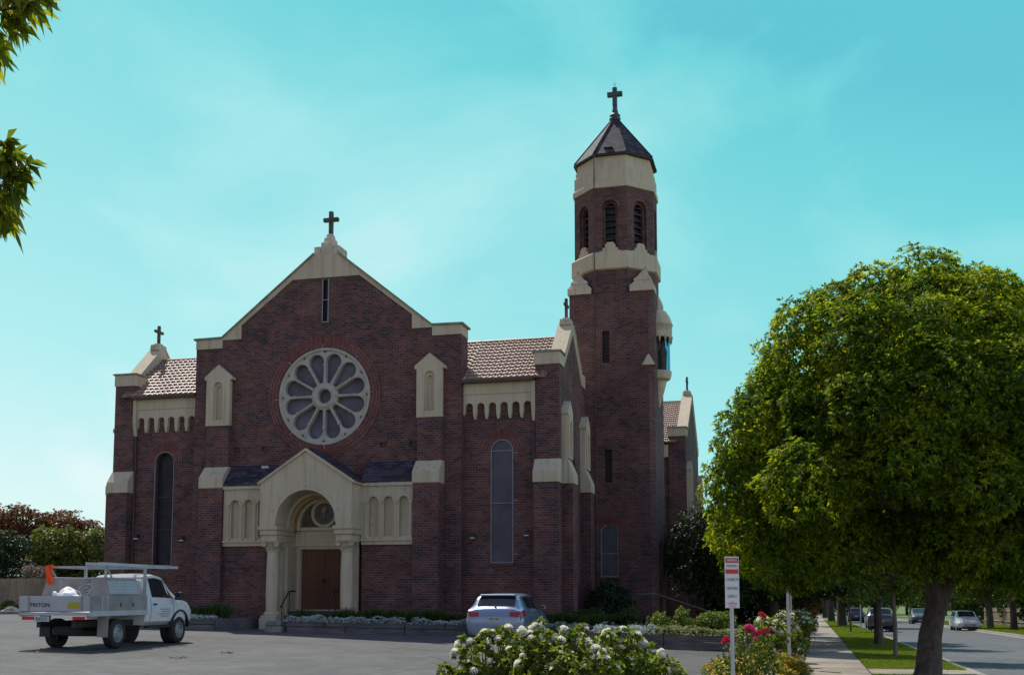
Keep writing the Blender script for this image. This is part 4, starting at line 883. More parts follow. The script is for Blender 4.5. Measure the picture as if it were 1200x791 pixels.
# ------------------------------------------------------------------ vehicles
def boolean_cut(o, cutters):
    for c in cutters:
        md = o.modifiers.new('cut', 'BOOLEAN'); md.operation = 'DIFFERENCE'; md.object = c; md.solver = 'EXACT'
    dg = bpy.context.evaluated_depsgraph_get(); dg.update()
    me = bpy.data.meshes.new_from_object(o.evaluated_get(dg)); o.modifiers.clear(); old = o.data; o.data = me; bpy.data.meshes.remove(old)
    for c in cutters: bpy.data.objects.remove(c)
    return o
class Loft:
    # stations: x, zb, zs, zsh, zbelt, zt, ws, wsh, wb, wt
    def __init__(s, stn): s.s = stn
    def row(s, x):
        a = s.s
        if x <= a[0][0]: return a[0]
        for p, q in zip(a, a[1:]):
            if p[0] <= x <= q[0]:
                t = (x-p[0])/(q[0]-p[0]); return [u+(v-u)*t for u, v in zip(p, q)]
        return a[-1]
    def half(s, x):
        _, zb, zs, zsh, zbl, zt, ws, wsh, wb, wt = s.row(x)
        return [(0, zb), (ws*.86, zb), (ws, zs), ((ws+wsh)/2+.012, (zs+zsh)/2), (wsh, zsh), (wb, zbl), (wt, zt-.045-(.0 if zt-zbl > .2 else 0)), (wt*.86, zt-.012), (wt*.5, zt+.006), (0, zt+.01)]
    def body(s, name, mat, parent, wheels=(), r=.36, bevel=0):
        rings = []
        xs = sorted(set([q[0] for q in s.s]+[a[0]+(b[0]-a[0])*k/3 for a, b in zip(s.s, s.s[1:]) for k in (1, 2)]))
        for x in xs:
            h = s.half(x); rings.append([(x, y, z) for y, z in h]+[(x, -y, z) for y, z in h[-2:0:-1]])
        b = MB().poly(rings); o = b.build(name, mat, parent, smooth=32)
        if wheels:
            cs = []
            for wx in wheels:
                for sg in (1, -1):
                    c = MB().lathe([(.001, -.17), (r, -.17), (r, .17), (.001, .17)], (wx, sg*(s.row(wx)[7]-.10), r-.03), 24, 'y').build('cut', mat); cs.append(c)
            boolean_cut(o, cs)
        return o
    def side(s, x, v, sg=1, off=.006):            # v 0 at the belt, 1 at the roof edge
        h = s.half(x); a, b = h[5], h[6]; y = a[0]+(b[0]-a[0])*v; z = a[1]+(b[1]-a[1])*v
        nrm = Vector((b[1]-a[1], -(b[0]-a[0]))).normalized(); return (x, sg*(y+nrm.x*off), z+nrm.y*off)
    def sidepatch(s, pts, sg, n=8, off=.006, seg=(5, 6)):
        # pts: quad (x0,v0),(x1,v0),(x1,v1),(x0,v1) in side space
        b = MB(); vs = []; 
        for i in range(n+1):
            for j in range(5):
                u, w = i/n, j/4
                x = (pts[0][0]*(1-u)+pts[1][0]*u)*(1-w)+(pts[3][0]*(1-u)+pts[2][0]*u)*w; v = (pts[0][1]*(1-u)+pts[1][1]*u)*(1-w)+(pts[3][1]*(1-u)+pts[2][1]*u)*w
                h = s.half(x); a, c = h[seg[0]], h[seg[1]]; y = a[0]+(c[0]-a[0])*v; z = a[1]+(c[1]-a[1])*v
                nm = Vector((c[1]-a[1], -(c[0]-a[0]))).normalized(); vs.append((x, sg*(y+nm.x*off), z+nm.y*off))
        return b.add(vs, [(i*5+j, (i+1)*5+j, (i+1)*5+j+1, i*5+j+1) for i in range(n) for j in range(4)])
    def toppatch(s, x0, x1, w0, w1, n=6, off=.008):  # across the top, fraction of half width
        vs = []; m_ = 10
        for i in range(n+1):
            x = x0+(x1-x0)*i/n; h = s.half(x); pts = h[6:]
            wf = w0+(w1-w0)*i/n
            for j in range(m_+1):
                f = (j/m_*2-1)*wf; y = abs(f)*h[6][0]
                zz = None
                for p, q in zip(pts[::-1], pts[::-1][1:]):
                    if p[0] <= y <= q[0]+1e-9: zz = p[1]+(q[1]-p[1])*(y-p[0])/max(q[0]-p[0], 1e-6)
                vs.append((x, math.copysign(y, f), (zz if zz is not None else pts[0][1])+off))
        sl = (s.half(x1)[-1][1]-s.half(x0)[-1][1])/(x1-x0); nx = -sl/math.hypot(1, sl)
        vs = [(a+nx*off, b, c) for a, b, c in vs]; k = m_+1
        return MB().add(vs, [(i*k+j, (i+1)*k+j, (i+1)*k+j+1, i*k+j+1) for i in range(n) for j in range(m_)])
def wheel(parent, x, y, r, w, sg, spokes=7, steel=False, rimmat='rim'):
    rr = r*.61
    t = MB().lathe([(rr, -w/2+.01), (r*.86, -w/2), (r*.965, -w*.42), (r, -w*.3), (r, w*.3), (r*.965, w*.42), (r*.86, w/2), (rr, w/2-.01), (rr, -w/2+.01)], (x, y, r), 32, 'y').build('wheel', M['rubber'], parent, smooth=50)
    o = sg*w/2
    b = MB()
    if steel:
        b.lathe([(rr, o*.92), (rr*.94, o*.95), (rr*.86, o*.6), (rr*.74, o*.62), (rr*.6, o*.85), (rr*.4, o*.9), (rr*.34, o*.7), (rr*.2, o*.75), (.001, o*.8)], (x, y, r), 28, 'y')
        hb = MB()
        for k in range(10):
            a = 2*math.pi*k/10; hb.lathe([(.001, o*.03+o*.72), (rr*.085, o*.75)], (x+rr*.70*math.cos(a), y+o*.02, r+rr*.70*math.sin(a)), 8, 'y')
        rm = b.build('rim', M[rimmat], t, smooth=35); hb.build('rim_slot', M['black'], rm)
    else:
        b.lathe([(rr, o*.9), (rr*.92, o*.95), (rr*.88, o*.7)], (x, y, r), 28, 'y')
        for k in range(spokes):
            a = 2*math.pi*k/spokes; ca, sa = math.cos(a), math.sin(a)
            b.poly([[(x+rr*(q*ca-e*sa), y+d, r+rr*(q*sa+e*ca)) for q, e in ((.12, -.12), (.92, -.10), (.92, .10), (.12, .12))] for d in (o*.62, o*.86)])
        b.lathe([(rr*.22, o*.6), (rr*.22, o*.9), (.001, o*.92)], (x, y, r), 14, 'y'); rm = b.build('rim', M[rimmat], t, smooth=35)
        MB().lathe([(.001, o*.45), (rr*.9, o*.45)], (x, y, r), 24, 'y').build('brake_disc', M['iron'], rm)
    return t

HATCH = [(0, .40, .46, .62, .74, .80, .66, .72, .70, .60), (.035, .30, .40, .66, .84, .90, .76, .80, .77, .66), (.10, .24, .34, .70, .95, 1.01, .82, .86, .81, .68),
 (.20, .22, .32, .72, .99, 1.06, .84, .875, .82, .66), (.52, .21, .31, .73, 1.00, 1.39, .85, .88, .82, .63), (.70, .20, .30, .72, 1.0, 1.435, .85, .88, .82, .63), (1.5, .19, .29, .70, .97, 1.47, .85, .88, .815, .635), (2.2, .19, .29, .68, .95, 1.45, .85, .88, .81, .62),
 (3.02, .19, .29, .66, .92, 1.02, .85, .88, .80, .66), (3.3, .2, .3, .64, .88, .97, .85, .88, .78, .66), (3.85, .22, .32, .60, .78, .86, .83, .86, .74, .60), (4.10, .26, .36, .54, .68, .74, .76, .80, .68, .52), (4.2, .34, .40, .50, .58, .62, .62, .66, .58, .42)]
def car(name, label, loc, rz, paint, stn=HATCH, scale=1., wheels=(.80, 3.42), r=.315, group=None, plate_txt=None):
    t = thing(name, label, 'car', loc, rz, group); t.scale = (scale,)*3
    lf = Loft(stn); P_ = M[paint]; xe = stn[-1][0]
    body = lf.body('body', P_, t, wheels, r+.04)
    for wx in wheels:
        for sg in (1, -1): MB().lathe([(.001, -.05), (r+.03, -.05), (r+.03, .05), (.001, .05)], (wx, sg*(lf.row(wx)[7]-.30), r), 20, 'y').build('wheel_liner', M['black'], t)
        for sg in (1, -1): wheel(t, wx, sg*(lf.row(wx)[7]-.12), r, .20, sg)
    g = M['carglass']
    for sg in (1, -1):
        lf.sidepatch([(.86, .10), (1.62, .10), (1.56, .90), (.78, .88)], sg).build('rear_side_window', g, t, smooth=60)
        lf.sidepatch([(1.72, .10), (2.78, .12), (2.32, .90), (1.66, .90)], sg).build('front_side_window', g, t, smooth=60)
        d = MB()
        for x in (.98, 1.67, 2.72):
            h = lf.half(x); pts = [(x, sg*(h[i][0]+.002), h[i][1]) for i in (2, 3, 4, 5)]; d.tube(pts, .006, 5)
        d.build('door_seam', M['black'], body)
        hb = MB()
        for x in (1.10, 1.80):
            h = lf.half(x); hb.box(x, x+.16, sg*h[4][0]-.02 if sg > 0 else -h[4][0]-.025, sg*h[4][0]+.025 if sg > 0 else -h[4][0]+.02, h[4][1]+.10, h[4][1]+.13)
        hb.build('door_handle', P_, body, bevel=.006)
        mh = MB().box(2.50, 2.66, *sorted((sg*.86, sg*1.02)), .98, 1.11, .02); mr = mh.build('wing_mirror', P_, t, bevel=.02)
        MB().box(2.485, 2.50, *sorted((sg*.88, sg*1.0)), .995, 1.095).build('mirror_glass', g, mr)
        # tail light wrapping round the corner
        lt = lf.sidepatch([(.015, .30), (.36, .35), (.32, 1.0), (.05, 1.0)], sg, 10, .010, (4, 5))
        lt.poly([[(-.010, sg*.46, .79), (-.012, sg*.74, .79), (.045, sg*.79, .93), (.038, sg*.47, .93)], [(.09, sg*.46, .79), (.09, sg*.74, .79), (.11, sg*.77, .93), (.11, sg*.47, .93)]])
        lt.build('tail_light', M['red_lens'], t)
        hl = lf.sidepatch([(xe-.45, .15), (xe-.14, .2), (xe-.16, .95), (xe-.55, .95)], sg, 6, .012); hl.build('headlight', M['lens'], t, smooth=60)
    lf.toppatch(.235, .50, .86, .86).build('rear_window', g, t, smooth=60)
    lf.toppatch(2.27, 2.98, .90, .90).build('windscreen', g, t, smooth=60)
    MB().box(.40, .62, -.55, .55, 1.40, 1.44, .03).build('roof_spoiler', P_, t, bevel=.012)
    pl = MB().box(-.018, -.004, -.19, .19, .665, .785).build('number_plate', M['plate'], t)
    if plate_txt: text(plate_txt, .095, M['ink'], pl, 'plate_lettering', (-.019, 0, .725), (R(90), 0, R(-90)), .9)
    MB().box(-.012, .0, -.42, .42, .80, .825).build('tailgate_trim', M['rim'], t)
    wp = MB().tube([(.20, 0, 1.075), (.24, -.02, 1.10), (.26, -.30, 1.10)], .012, 6).lathe([(.03, 0), (.03, .05), (.001, .06)], (.18, 0, 1.05), 10).build('rear_wiper', M['black'], t)
    MB().lathe([(.05, 0), (.055, -.012), (.035, -.016), (.03, 0)], (.055, 0, .87), 16, 'x').build('badge', M['rim'], t)
    MB().box(xe-.06, xe+.012, -.36, .36, .42, .50).build('front_grille', M['black'], t)
    MB().box(xe-.1, xe+.004, -.5, .5, .28, .36).build('lower_grille', M['black'], t)
    pf = MB().box(xe+.005, xe+.02, -.19, .19, .36, .47).build('front_number_plate', M['plate'], t)
    MB().box(.03, xe-.1, -.78, .78, .16, .24).build('underbody', M['black'], t)
    MB().tube([(.6, 0, 1.42), (.5, 0, 1.57)], .006, 5).build('aerial', M['black'], t)
    return t
hg = ground_at(579, 31.9)
hatch = car('hatchback', 'silver blue hatchback parked nose to the garden bed under the right wing', hg, R(90+1.0), 'silver_paint', plate_txt='URE·584', scale=1.0)

def ute():
    g = ground_at(104, 26.6)                       # middle of the rear axle
    t = thing('utility_truck', 'white work ute with aluminium tray, tool boxes and roof rack', 'ute', g, R(90+3))
    W = M['white_paint']; A = M['alu']; AD = M['alu_dull']
    CAB = [(1.30, .52, .62, .98, 1.20, 1.66, .80, .86, .82, .66), (1.42, .50, .60, .96, 1.18, 1.79, .82, .875, .83, .64), (1.95, .50, .60, .95, 1.16, 1.82, .84, .88, .83, .65), (2.35, .50, .60, .94, 1.15, 1.77, .84, .88, .82, .64),
       (2.98, .50, .60, .95, 1.16, 1.26, .84, .88, .82, .70), (3.2, .50, .6, .95, 1.14, 1.23, .84, .885, .81, .68), (3.55, .48, .6, .93, 1.07, 1.15, .83, .87, .78, .64), (3.70, .46, .58, .84, .97, 1.03, .79, .83, .74, .58), (3.77, .50, .56, .74, .85, .90, .70, .74, .66, .50)]
    lf = Loft(CAB); cab = lf.body('cab', W, t, (3.0,), .45)
    for sg in (1, -1):
        lf.sidepatch([(1.62, .08), (2.82, .10), (2.40, .90), (1.64, .90)], sg).build('side_window', M['carglass'], t, smooth=60)
        d = MB()
        for x in (1.52, 2.66):
            h = lf.half(x); d.tube([(x, sg*(h[i][0]+.002), h[i][1]) for i in (2, 3, 4, 5)], .006, 5)
        dr = d.build('door_seam', M['black'], cab)
        h = lf.half(1.7); MB().box(1.62, 1.78, *sorted((sg*(h[4][0]-.02), sg*(h[4][0]+.02))), 1.02, 1.06).build('door_handle', M['black'], cab, bevel=.006)
        q = MB()
        for k, (xa, xb) in enumerate(((1.95, 2.5), (2.05, 2.5), (1.9, 2.45), (2.0, 2.4))):
            z = .90-.06*k; yy = lf.half(2.2)[3][0]+.010; q.box(xa, xb, *sorted((sg*yy, sg*(yy+.004))), z, z+.022)
        q.build('door_lettering', M['grey_ink'], cab)
        mh = MB().box(2.62, 2.76, *sorted((sg*.90, sg*1.10)), 1.14, 1.36).build('wing_mirror', M['black'], t, bevel=.025)
        MB().box(2.605, 2.618, *sorted((sg*.925, sg*1.075)), 1.17, 1.33).build('mirror_glass', M['carglass'], mh)
        lf.sidepatch([(3.5, .15), (3.7, .2), (3.69, .95), (3.42, .95)], sg, 6, .012).build('headlight', M['lens'], t, smooth=60)
        fl = MB().lathe([(.47, -.05), (.43, -.05), (.43, .05), (.47, .05), (.47, -.05)], (3.0, sg*.86, .42), 20, 'y', 0, math.pi).build('guard_flare', M['black'], cab)
        wheel(t, 0, sg*.76, .355, .24, sg, steel=True); wheel(t, 3.0, sg*.76, .355, .24, sg, steel=True)
        MB().lathe([(.001, -.06), (.44, -.06), (.44, .06), (.001, .06)], (3.0, sg*.60, .42), 20, 'y').build('wheel_liner', M['black'], t)
        sp_ = MB().box(1.30, 2.62, *sorted((sg*.80, sg*.88)), .44, .49).build('side_step', M['black'], t)
    lf.toppatch(2.42, 2.98, .90, .90).build('windscreen', M['carglass'], t, smooth=60)
    MB().box(1.285, 1.30, -.55, .55, 1.28, 1.62).build('rear_window', M['carglass'], t)
    MB().box(3.6, 3.80, -.7, .7, .42, .62, .02).build('front_bumper', M['black'], t, bevel=.02)
    # chassis and running gear
    MB().box(-1.2, 1.3, -.5, -.4, .52, .66).box(-1.2, 1.3, .4, .5, .52, .66).box(-.08, .08, -.7, .7, .28, .42).box(.4, 1.2, -.35, .35, .38, .60).tube([(-.05, 0, .36), (1.3, 0, .5)], .05, 8).build('chassis', M['black'], t)
    MB().lathe([(.001, -.10), (.30, -.10), (.33, -.05), (.33, .05), (.30, .10), (.001, .10)], (-.75, 0, .44), 24).build('spare_wheel', M['rubber'], t, smooth=40)
    # tray
    X0, X1, HW = -1.28, 1.26, .90
    MB().box(X0, X1, -HW, HW, .80, .87).box(X0, X1, -HW-.015, -HW, .78, .90).box(X0, X1, HW, HW+.015, .78, .90).build('tray_floor', A, t)
    tg = MB().box(X0-.03, X0, -HW, HW, .90, 1.25)
    for k in range(5): tg.box(X0-.038, X0-.03, -HW+.02, HW-.02, .935+.065*k, .985+.065*k)
    tg = tg.build('tailgate', A, t)
    text('TRITON', .125, M['ink'], tg, 'tailgate_lettering', (X0-.043, .36, 1.04), (R(90), 0, R(-90)), 1.15)
    MB().box(X0-.046, X0-.038, -.66, -.36, .97, 1.10).build('yellow_sticker', M['yellow_plate'], tg)
    MB().box(X0-.05, X0-.038, .62, .66, .90, 1.25).box(X0-.05, X0-.038, -.74, -.70, .90, 1.25).build('tailgate_latch', M['alu_dull'], tg)
    for sg in (1, -1):
        sd_ = MB().box(X0, X1, *sorted((sg*(HW-.03), sg*HW)), .90, 1.25)
        for k in range(4): sd_.box(X0+.02, X1-.02, *sorted((sg*HW, sg*(HW+.008))), .935+.08*k, .995+.08*k)
        sd = sd_.build('drop_side', A if sg > 0 else AD, t)
        MB().box(-.83, -.80, *sorted((sg*HW, sg*(HW+.03))), .90, 1.25).box(-.60, -.57, *sorted((sg*HW, sg*(HW+.03))), .90, 1.25).build('side_latch', A, sd)
        # sloped tool box on each side: closed trapezoid end
        o_, i_ = sg*(HW-.01), sg*(HW-.50)
        xa, xb = -.48, .92
        bx = MB().poly([[(xa, o_, 1.25), (xa, i_, 1.25), (xa, i_, 1.70), (xa, sg*(HW-.14), 1.70)], [(xb, o_, 1.25), (xb, i_, 1.25), (xb, i_, 1.70), (xb, sg*(HW-.14), 1.70)]]).build('tool_box', AD, t, bevel=.012)
        ld = MB().poly([[(xa+.05, o_+sg*.008, 1.30), (xa+.05, sg*(HW-.132), 1.66), (xa+.05, sg*(HW-.15), 1.66), (xa+.05, o_-sg*.01, 1.30)], [(xb-.05, o_+sg*.008, 1.30), (xb-.05, sg*(HW-.132), 1.66), (xb-.05, sg*(HW-.15), 1.66), (xb-.05, o_-sg*.01, 1.30)]]).build('tool_box_lid', A, bx)
        chk = MB()
        for i in range(11):
            for j in range(5):
                f = (j+.5)/5; x = xa+.12+i*(xb-xa-.24)/10+(.03 if j % 2 else 0); y = o_+(sg*(HW-.132)-o_)*f+sg*.012; z = 1.30+.36*f
                chk.box(x-.022, x+.022, y-.004, y+.004, z-.010, z+.010)
        chk.build('checker_tread', M['galv'], ld)
        MB().box(.0, .03, *sorted((sg*(HW+.008), sg*(HW+.022))), 1.0, 1.08).box(.55, .58, *sorted((sg*(HW+.008), sg*(HW+.022))), 1.0, 1.08).build('lock', M['iron'], sd)
        # mud flap and lights
        MB().box(-.50, -.485, *sorted((sg*.62, sg*.90)), .28, .78).build('mud_flap', M['alu_dull'] if sg < 0 else M['black'], t)
        tl = MB().box(X0-.06, X0-.01, *sorted((sg*.50, sg*.80)), .70, .78).build('tail_light', M['red_lens'], t, bevel=.008)
        # rack posts
        MB().box(-.44, -.40, *sorted((sg*.72, sg*.77)), 1.70, 1.92).build('rack_post', M['galv'], t)
        MB().box(X1-.06, X1-.0, *sorted((sg*.80, sg*.86)), 1.25, 1.95).build('rack_post', M['galv'], t)
        MB().tube([(-.38, sg*.745, 1.92), (-.15, sg*.745, 1.70)], .02, 6).build('rack_brace', M['galv'], t)
        MB().box(-.52, X1+.05, *sorted((sg*.72, sg*.78)), 1.92, 1.97).build('rack_rail', M['galv'], t)
    for x in (-.42, X1-.04): MB().box(x-.02, x+.03, -.80, .80, 1.925, 1.965).build('rack_crossbar', M['galv'], t)
    hb = MB().box(X1-.04, X1, -HW, HW, .90, 1.30)
    for k in range(12): hb.tube([(X1-.02, -.8+1.6*k/11, 1.3), (X1-.02, -.8+1.6*k/11, 1.68)], .008, 5)
    hb.box(X1-.04, X1, -HW, HW, 1.68, 1.72).build('headboard', A, t)
    pl = MB().box(X0-.05, X0-.03, .10, .48, .66, .78).build('number_plate', M['plate'], t)
    text('RSI·511', .10, M['ink'], pl, 'plate_lettering', (X0-.052, .29, .72), (R(90), 0, R(-90)), .95)
    return t
ute_o = ute(); bpy.context.view_layer.update()
UM = ute_o.matrix_world.copy()
def on_ute(name, label, cat, loc):
    p = UM @ Vector(loc); return thing(name, label, cat, p, ute_o.rotation_euler.z)
ld = on_ute('ladder', 'long aluminium ladder lying on the roof rack of the white ute', 'ladder', (-.62, -.52, 1.972))
for sg in (-.17, .17): MB().box(0, 3.75, sg-.022, sg+.022, 0, .075).build('stile', M['alu'], ld)
for k in range(12): MB().tube([(.15+.31*k, -.15, .037), (.15+.30*k, .15, .037)], .015, 6).build('rung', M['alu'], ld)
fl = on_ute('safety_flag', 'bright orange rag hanging from the rear corner of the ute rack', 'flag', (-.50, .75, 1.975))
fb = MB(); rows = []
for i in range(11):
    z = -.46*i/10; w = .08*(1-.0*i/10)*(1.0 if i < 7 else 1-(i-7)/3.6)
    rows.append([(-.02-.03*math.sin(i*.7+k*1.3)-.006*k-.02, -.10+w*(k/6*2-1)+.03*math.sin(i*.5), z) for k in range(7)])
fb.add([p for r_ in rows for p in r_], [(i*7+k, i*7+k+1, (i+1)*7+k+1, (i+1)*7+k) for i in range(10) for k in range(6)])
fo_ = fb.build('cloth', M['orange_cloth'], fl, smooth=60); sm = fo_.modifiers.new('thick', 'SOLIDIFY'); sm.thickness = .008
MB().tube([(-.04, -.1, .01), (.05, -.1, .012)], .012, 6).build('tie_cord', M['orange_cloth'], fl)
sk = on_ute('sack', 'bulging white plastic sack lying in the ute tray', 'sack', (-.80, -.08, .885))
bm = bmesh.new(); bmesh.ops.create_icosphere(bm, subdivisions=4, radius=1)
for v in bm.verts:
    p = v.co; n = 1+.09*math.sin(p.x*5+p.y*3)+.05*math.sin(p.y*8+p.z*5)+.03*math.sin(p.z*13+p.x*8)
    v.co = Vector((p.x*.26*n, p.y*.34*n, max(-.002, p.z*.28*n+.26-.10*p.y*p.y+.035*math.sin(p.y*4))))
me = bpy.data.meshes.new('bag'); bm.to_mesh(me); bm.free(); finish(me, 'bag', M['sackcloth'], sk, smooth=180)
MB().tube([(0, .28, .36), (-.04, .36, .42), (.0, .42, .42)], [.05, .03, .06], 8).build('tied_neck', M['sackcloth'], sk, smooth=60)
hc = on_ute('hose_coil', 'loose coil of pale hose beside the white sack in the ute tray', 'hose', (-.78, -.42, .885))
MB().tube([(.10*math.sin(a*1.0), .17*math.cos(a)+.02*math.sin(a*2.3), .22+.18*math.sin(a)+.012*a) for a in [i*.35 for i in range(70)]], .014, 6).build('hose', M['galv'], hc, smooth=60)

# cars along the street
def street_at(px, d, dz=-.10):
    g = ground_at(px, d); return Vector((g.x, g.y, g.z+dz))
SUVS = [(x, zb*1.2+.05, zs*1.2, zsh*1.16, zbl*1.13, zt*1.13, ws, wsh, wb, wt*1.08) for x, zb, zs, zsh, zbl, zt, ws, wsh, wb, wt in HATCH]
D = math.pi/2+SA
car('parked_car', 'white hatchback facing us by the far kerb near the paling fence', street_at(1133, 80), D+math.pi+R(2), 'white_paint').location.z += 0
w_ = [o for o in bpy.data.objects if o.name.startswith('parked_car')][-1]
fw2 = Vector((math.cos(w_.rotation_euler.z), math.sin(w_.rotation_euler.z), 0)); w_.location = w_.location-fw2*4.2
w_.location.z = gz(w_.location.x, w_.location.y)-.09
def park(label, px, d, rz, paint, stn=HATCH, r=.315):
    p = street_at(px, d, -.095); return car('parked_car', label, p, rz, paint, stn, r=r)
park('charcoal car parked at the near kerb behind the leaning tree trunk', 1029, 75, D, 'dark_paint', SUVS, .34)
park('dark car parked at the near kerb farthest down the street', 1001, 122, D, 'dark_paint', SUVS, .34)
c3 = park('dark four wheel drive coming toward us along the road', 1071, 118, D+math.pi, 'dark_paint', SUVS, .34)

# ------------------------------------------------------------------ garden beds of timber sleepers
def lerp2(a, b, t): return (a[0]+(b[0]-a[0])*t, a[1]+(b[1]-a[1])*t)
def bed(label, pts, back, h, soil=True):
    # pts: front line of the bed (x, y); back: y of the rear edge
    c = lerp2(pts[0], pts[-1], .5); t = thing('garden_bed', label, 'garden bed', (c[0], c[1], gz(*c)), fixed=True)
    for a, b in zip(pts, pts[1:]):
        ln = math.hypot(b[0]-a[0], b[1]-a[1]); n = max(1, round(ln/2.4)); ux, uy = (b[0]-a[0])/ln, (b[1]-a[1])/ln; nx, ny = -uy, ux
        for r_ in range(2):
            for i in range(n):
                f0, f1 = i/n, (i+1)/n
                if r_: f0, f1 = max(0, f0-.35/n*(i > 0)), max(0, min(1, f1-.35/n*(i < n-1)))
                p, q = lerp2(a, b, f0), lerp2(a, b, f1); g = .012
                z0, z1 = gz(*p), gz(*q); j = random.uniform(-.008, .008); hh = h/2
                rings = []
                for (x, y), z, s_ in ((p, z0, 1), (q, z1, -1)):
                    x += ux*g*s_; y += uy*g*s_; d = .012*r_+j
                    lo, hi = z+hh*r_+.004-(.06 if not r_ else 0), z+hh*(r_+1)-.008
                    rings.append([(x+nx*d, y+ny*d, lo), (x+nx*(d+.12), y+ny*(d+.12), lo), (x+nx*(d+.12), y+ny*(d+.12), hi), (x+nx*d, y+ny*d, hi)])
                MB().poly(rings).build('sleeper', M['sleeper'], t, bevel=.014)
    # soil
    fr = [(x, y+.1) for x, y in pts]; vs = []; n = len(fr)
    m_ = 7
    for i in range(m_+1):
        for (x, y) in fr: yy = y+(back-y)*i/m_; vs.append((x, yy, gz(x, y)+h-.05+.05*math.sin(x*3+yy*2)))
    b = MB(); b.v = vs; b.f = [(i*n+k, i*n+k+1, (i+1)*n+k+1, (i+1)*n+k) for i in range(m_) for k in range(n-1)]
    b.build('bed_soil', M['soil'], t, smooth=180)
    for e in (pts[0], pts[-1]):
        MB().box(e[0]-.06, e[0]+.06, e[1]+.13, back, gz(*e)-.06, gz(*e)+h-.012).build('end_sleeper', M['sleeper'], t, bevel=.012)
    return t
BED_A = [(-20.4, 34.0), (-19.15, 34.05)]; BED_B = [(-16.5, 34.2), (-12.5, 34.9), (-8.4, 35.7), (-4.7, 36.4)]; BED_C = [(-5.6, 31.6), (-3.4, 31.0), (-1.25, 30.75)]
bed('short timber sleeper garden bed left of the church steps, behind the white ute', BED_A, 37.2, .40)
bed('long shaded timber sleeper garden bed running from the church steps to behind the hatchback', BED_B, 37.9, .40)
bed('timber sleeper garden bed beyond the roses, partly sunlit, below the tower', BED_C, 33.4, .44)
# pale stone block at the end of the long bed
sb = thing('stone_block', 'pale rough stone block at the steps end of the long garden bed', 'stone', (-16.95, 34.25, gz(-16.95, 34.25)))
MB().box(-.32, .32, -.18, .3, -.03, .20, .02).box(-.30, .28, -.15, .28, .205, .38, .03).build('stone', M['stone'], sb, bevel=.03)

def tuft_line(pts, n, back, hh, dz, seed, spread=.5):
    out = []
    for i in range(n):
        t = (i+.5)/n*(len(pts)-1); k = min(int(t), len(pts)-2); p = lerp2(pts[k], pts[k+1], t-k)
        out.append((p[0]+rng.normal()*.05, p[1]+back+rng.normal()*.08, gz(*p)+dz))
    return np.array(out)
def groundcover(name, label, pts, y0, y1, dz, n, mat, Ln, Wd, k=5, clumps=None, cat='ground cover'):
    P = []
    cl = clumps or 40
    cx = rng.random(cl)*(len(pts)-1); cy = rng.uniform(y0, y1, cl); cs = rng.uniform(.10, .26, cl); ch = rng.uniform(.3, 1.2, cl)
    for i in range(n):
        j = rng.integers(cl); t = min(max(cx[j], 0), len(pts)-1.001); a = int(t); p = lerp2(pts[a], pts[a+1], t-a)
        d = rng.normal(size=2)*cs[j]; r2 = (d[0]**2+d[1]**2)/cs[j]**2
        x = min(max(p[0]+d[0], pts[0][0]+.05), pts[-1][0]-.05); P.append((x, p[1]+cy[j]+d[1]*.6, gz(*p)+dz+ch[j]*cs[j]*.8*max(0, 1-r2*.25)))
    P = np.array(P); o = leaf_mesh(name, P, np.tile([0, 0, 1.], (n, 1)), k, Ln, Wd, mat, None, 10, 95, .1)
    return tag(o, label, cat, kind='stuff')
groundcover('silver_groundcover', 'pale silver ground cover spilling over the short bed by the steps', [(-21.6, 34.0), (-19.2, 34.05)], -.05, .35, .38, 1100, M['silver'], .07, .035, clumps=24)
groundcover('silver_groundcover', 'pale silver ground cover along the front of the long shaded bed', BED_B, .02, .30, .36, 3600, M['silver'], .07, .035, clumps=95)
groundcover('silver_groundcover', 'pale silver ground cover on the shaded end of the tower bed', [(-5.5, 31.6), (-3.6, 31.1)], .02, .3, .40, 900, M['silver'], .07, .035, clumps=22)
groundcover('lime_groundcover', 'sunlit lime and cream flowering ground cover on the tower bed', [(-3.7, 31.1), (-1.3, 30.8)], .05, .6, .42, 2600, M['lime_flower'], .07, .03, clumps=50)
# strappy hedge plants
def strappy(name, label, P, h, n, mat, group):
    proto = None
    for i, p in enumerate(P):
        if proto is None:
            proto = thing(name, label, 'plant', p, 0, group)
            q = rng.normal(size=(60, 3))*np.array([.13, .10, .0]); N = np.tile([0, 0, 1.], (60, 1))+np.column_stack([q[:, :2]*1.2, np.zeros(60)])
            leaf_mesh('leaves', q, N, n, h, .035, mat, proto, 2, 34, .10)
        else:
            r_ = copy_tree(proto, p, rng.uniform(0, 6)); r_.scale = (1, 1, rng.uniform(.8, 1.2))
strappy('strappy_plant', 'dark green strappy plant in the hedge row along the long shaded bed', tuft_line(BED_B, 30, .75, .5, .30, 1), .50, 6, M['leaf_mid'], 'strappy plants in the long bed')
strappy('strappy_plant', 'green strappy plant tufted up behind the short bed by the steps', tuft_line([(-22.2, 34.2), (-19.3, 34.1)], 8, .8, .5, .32, 1), .55, 6, M['leaf_mid'], 'strappy plants in the short bed')

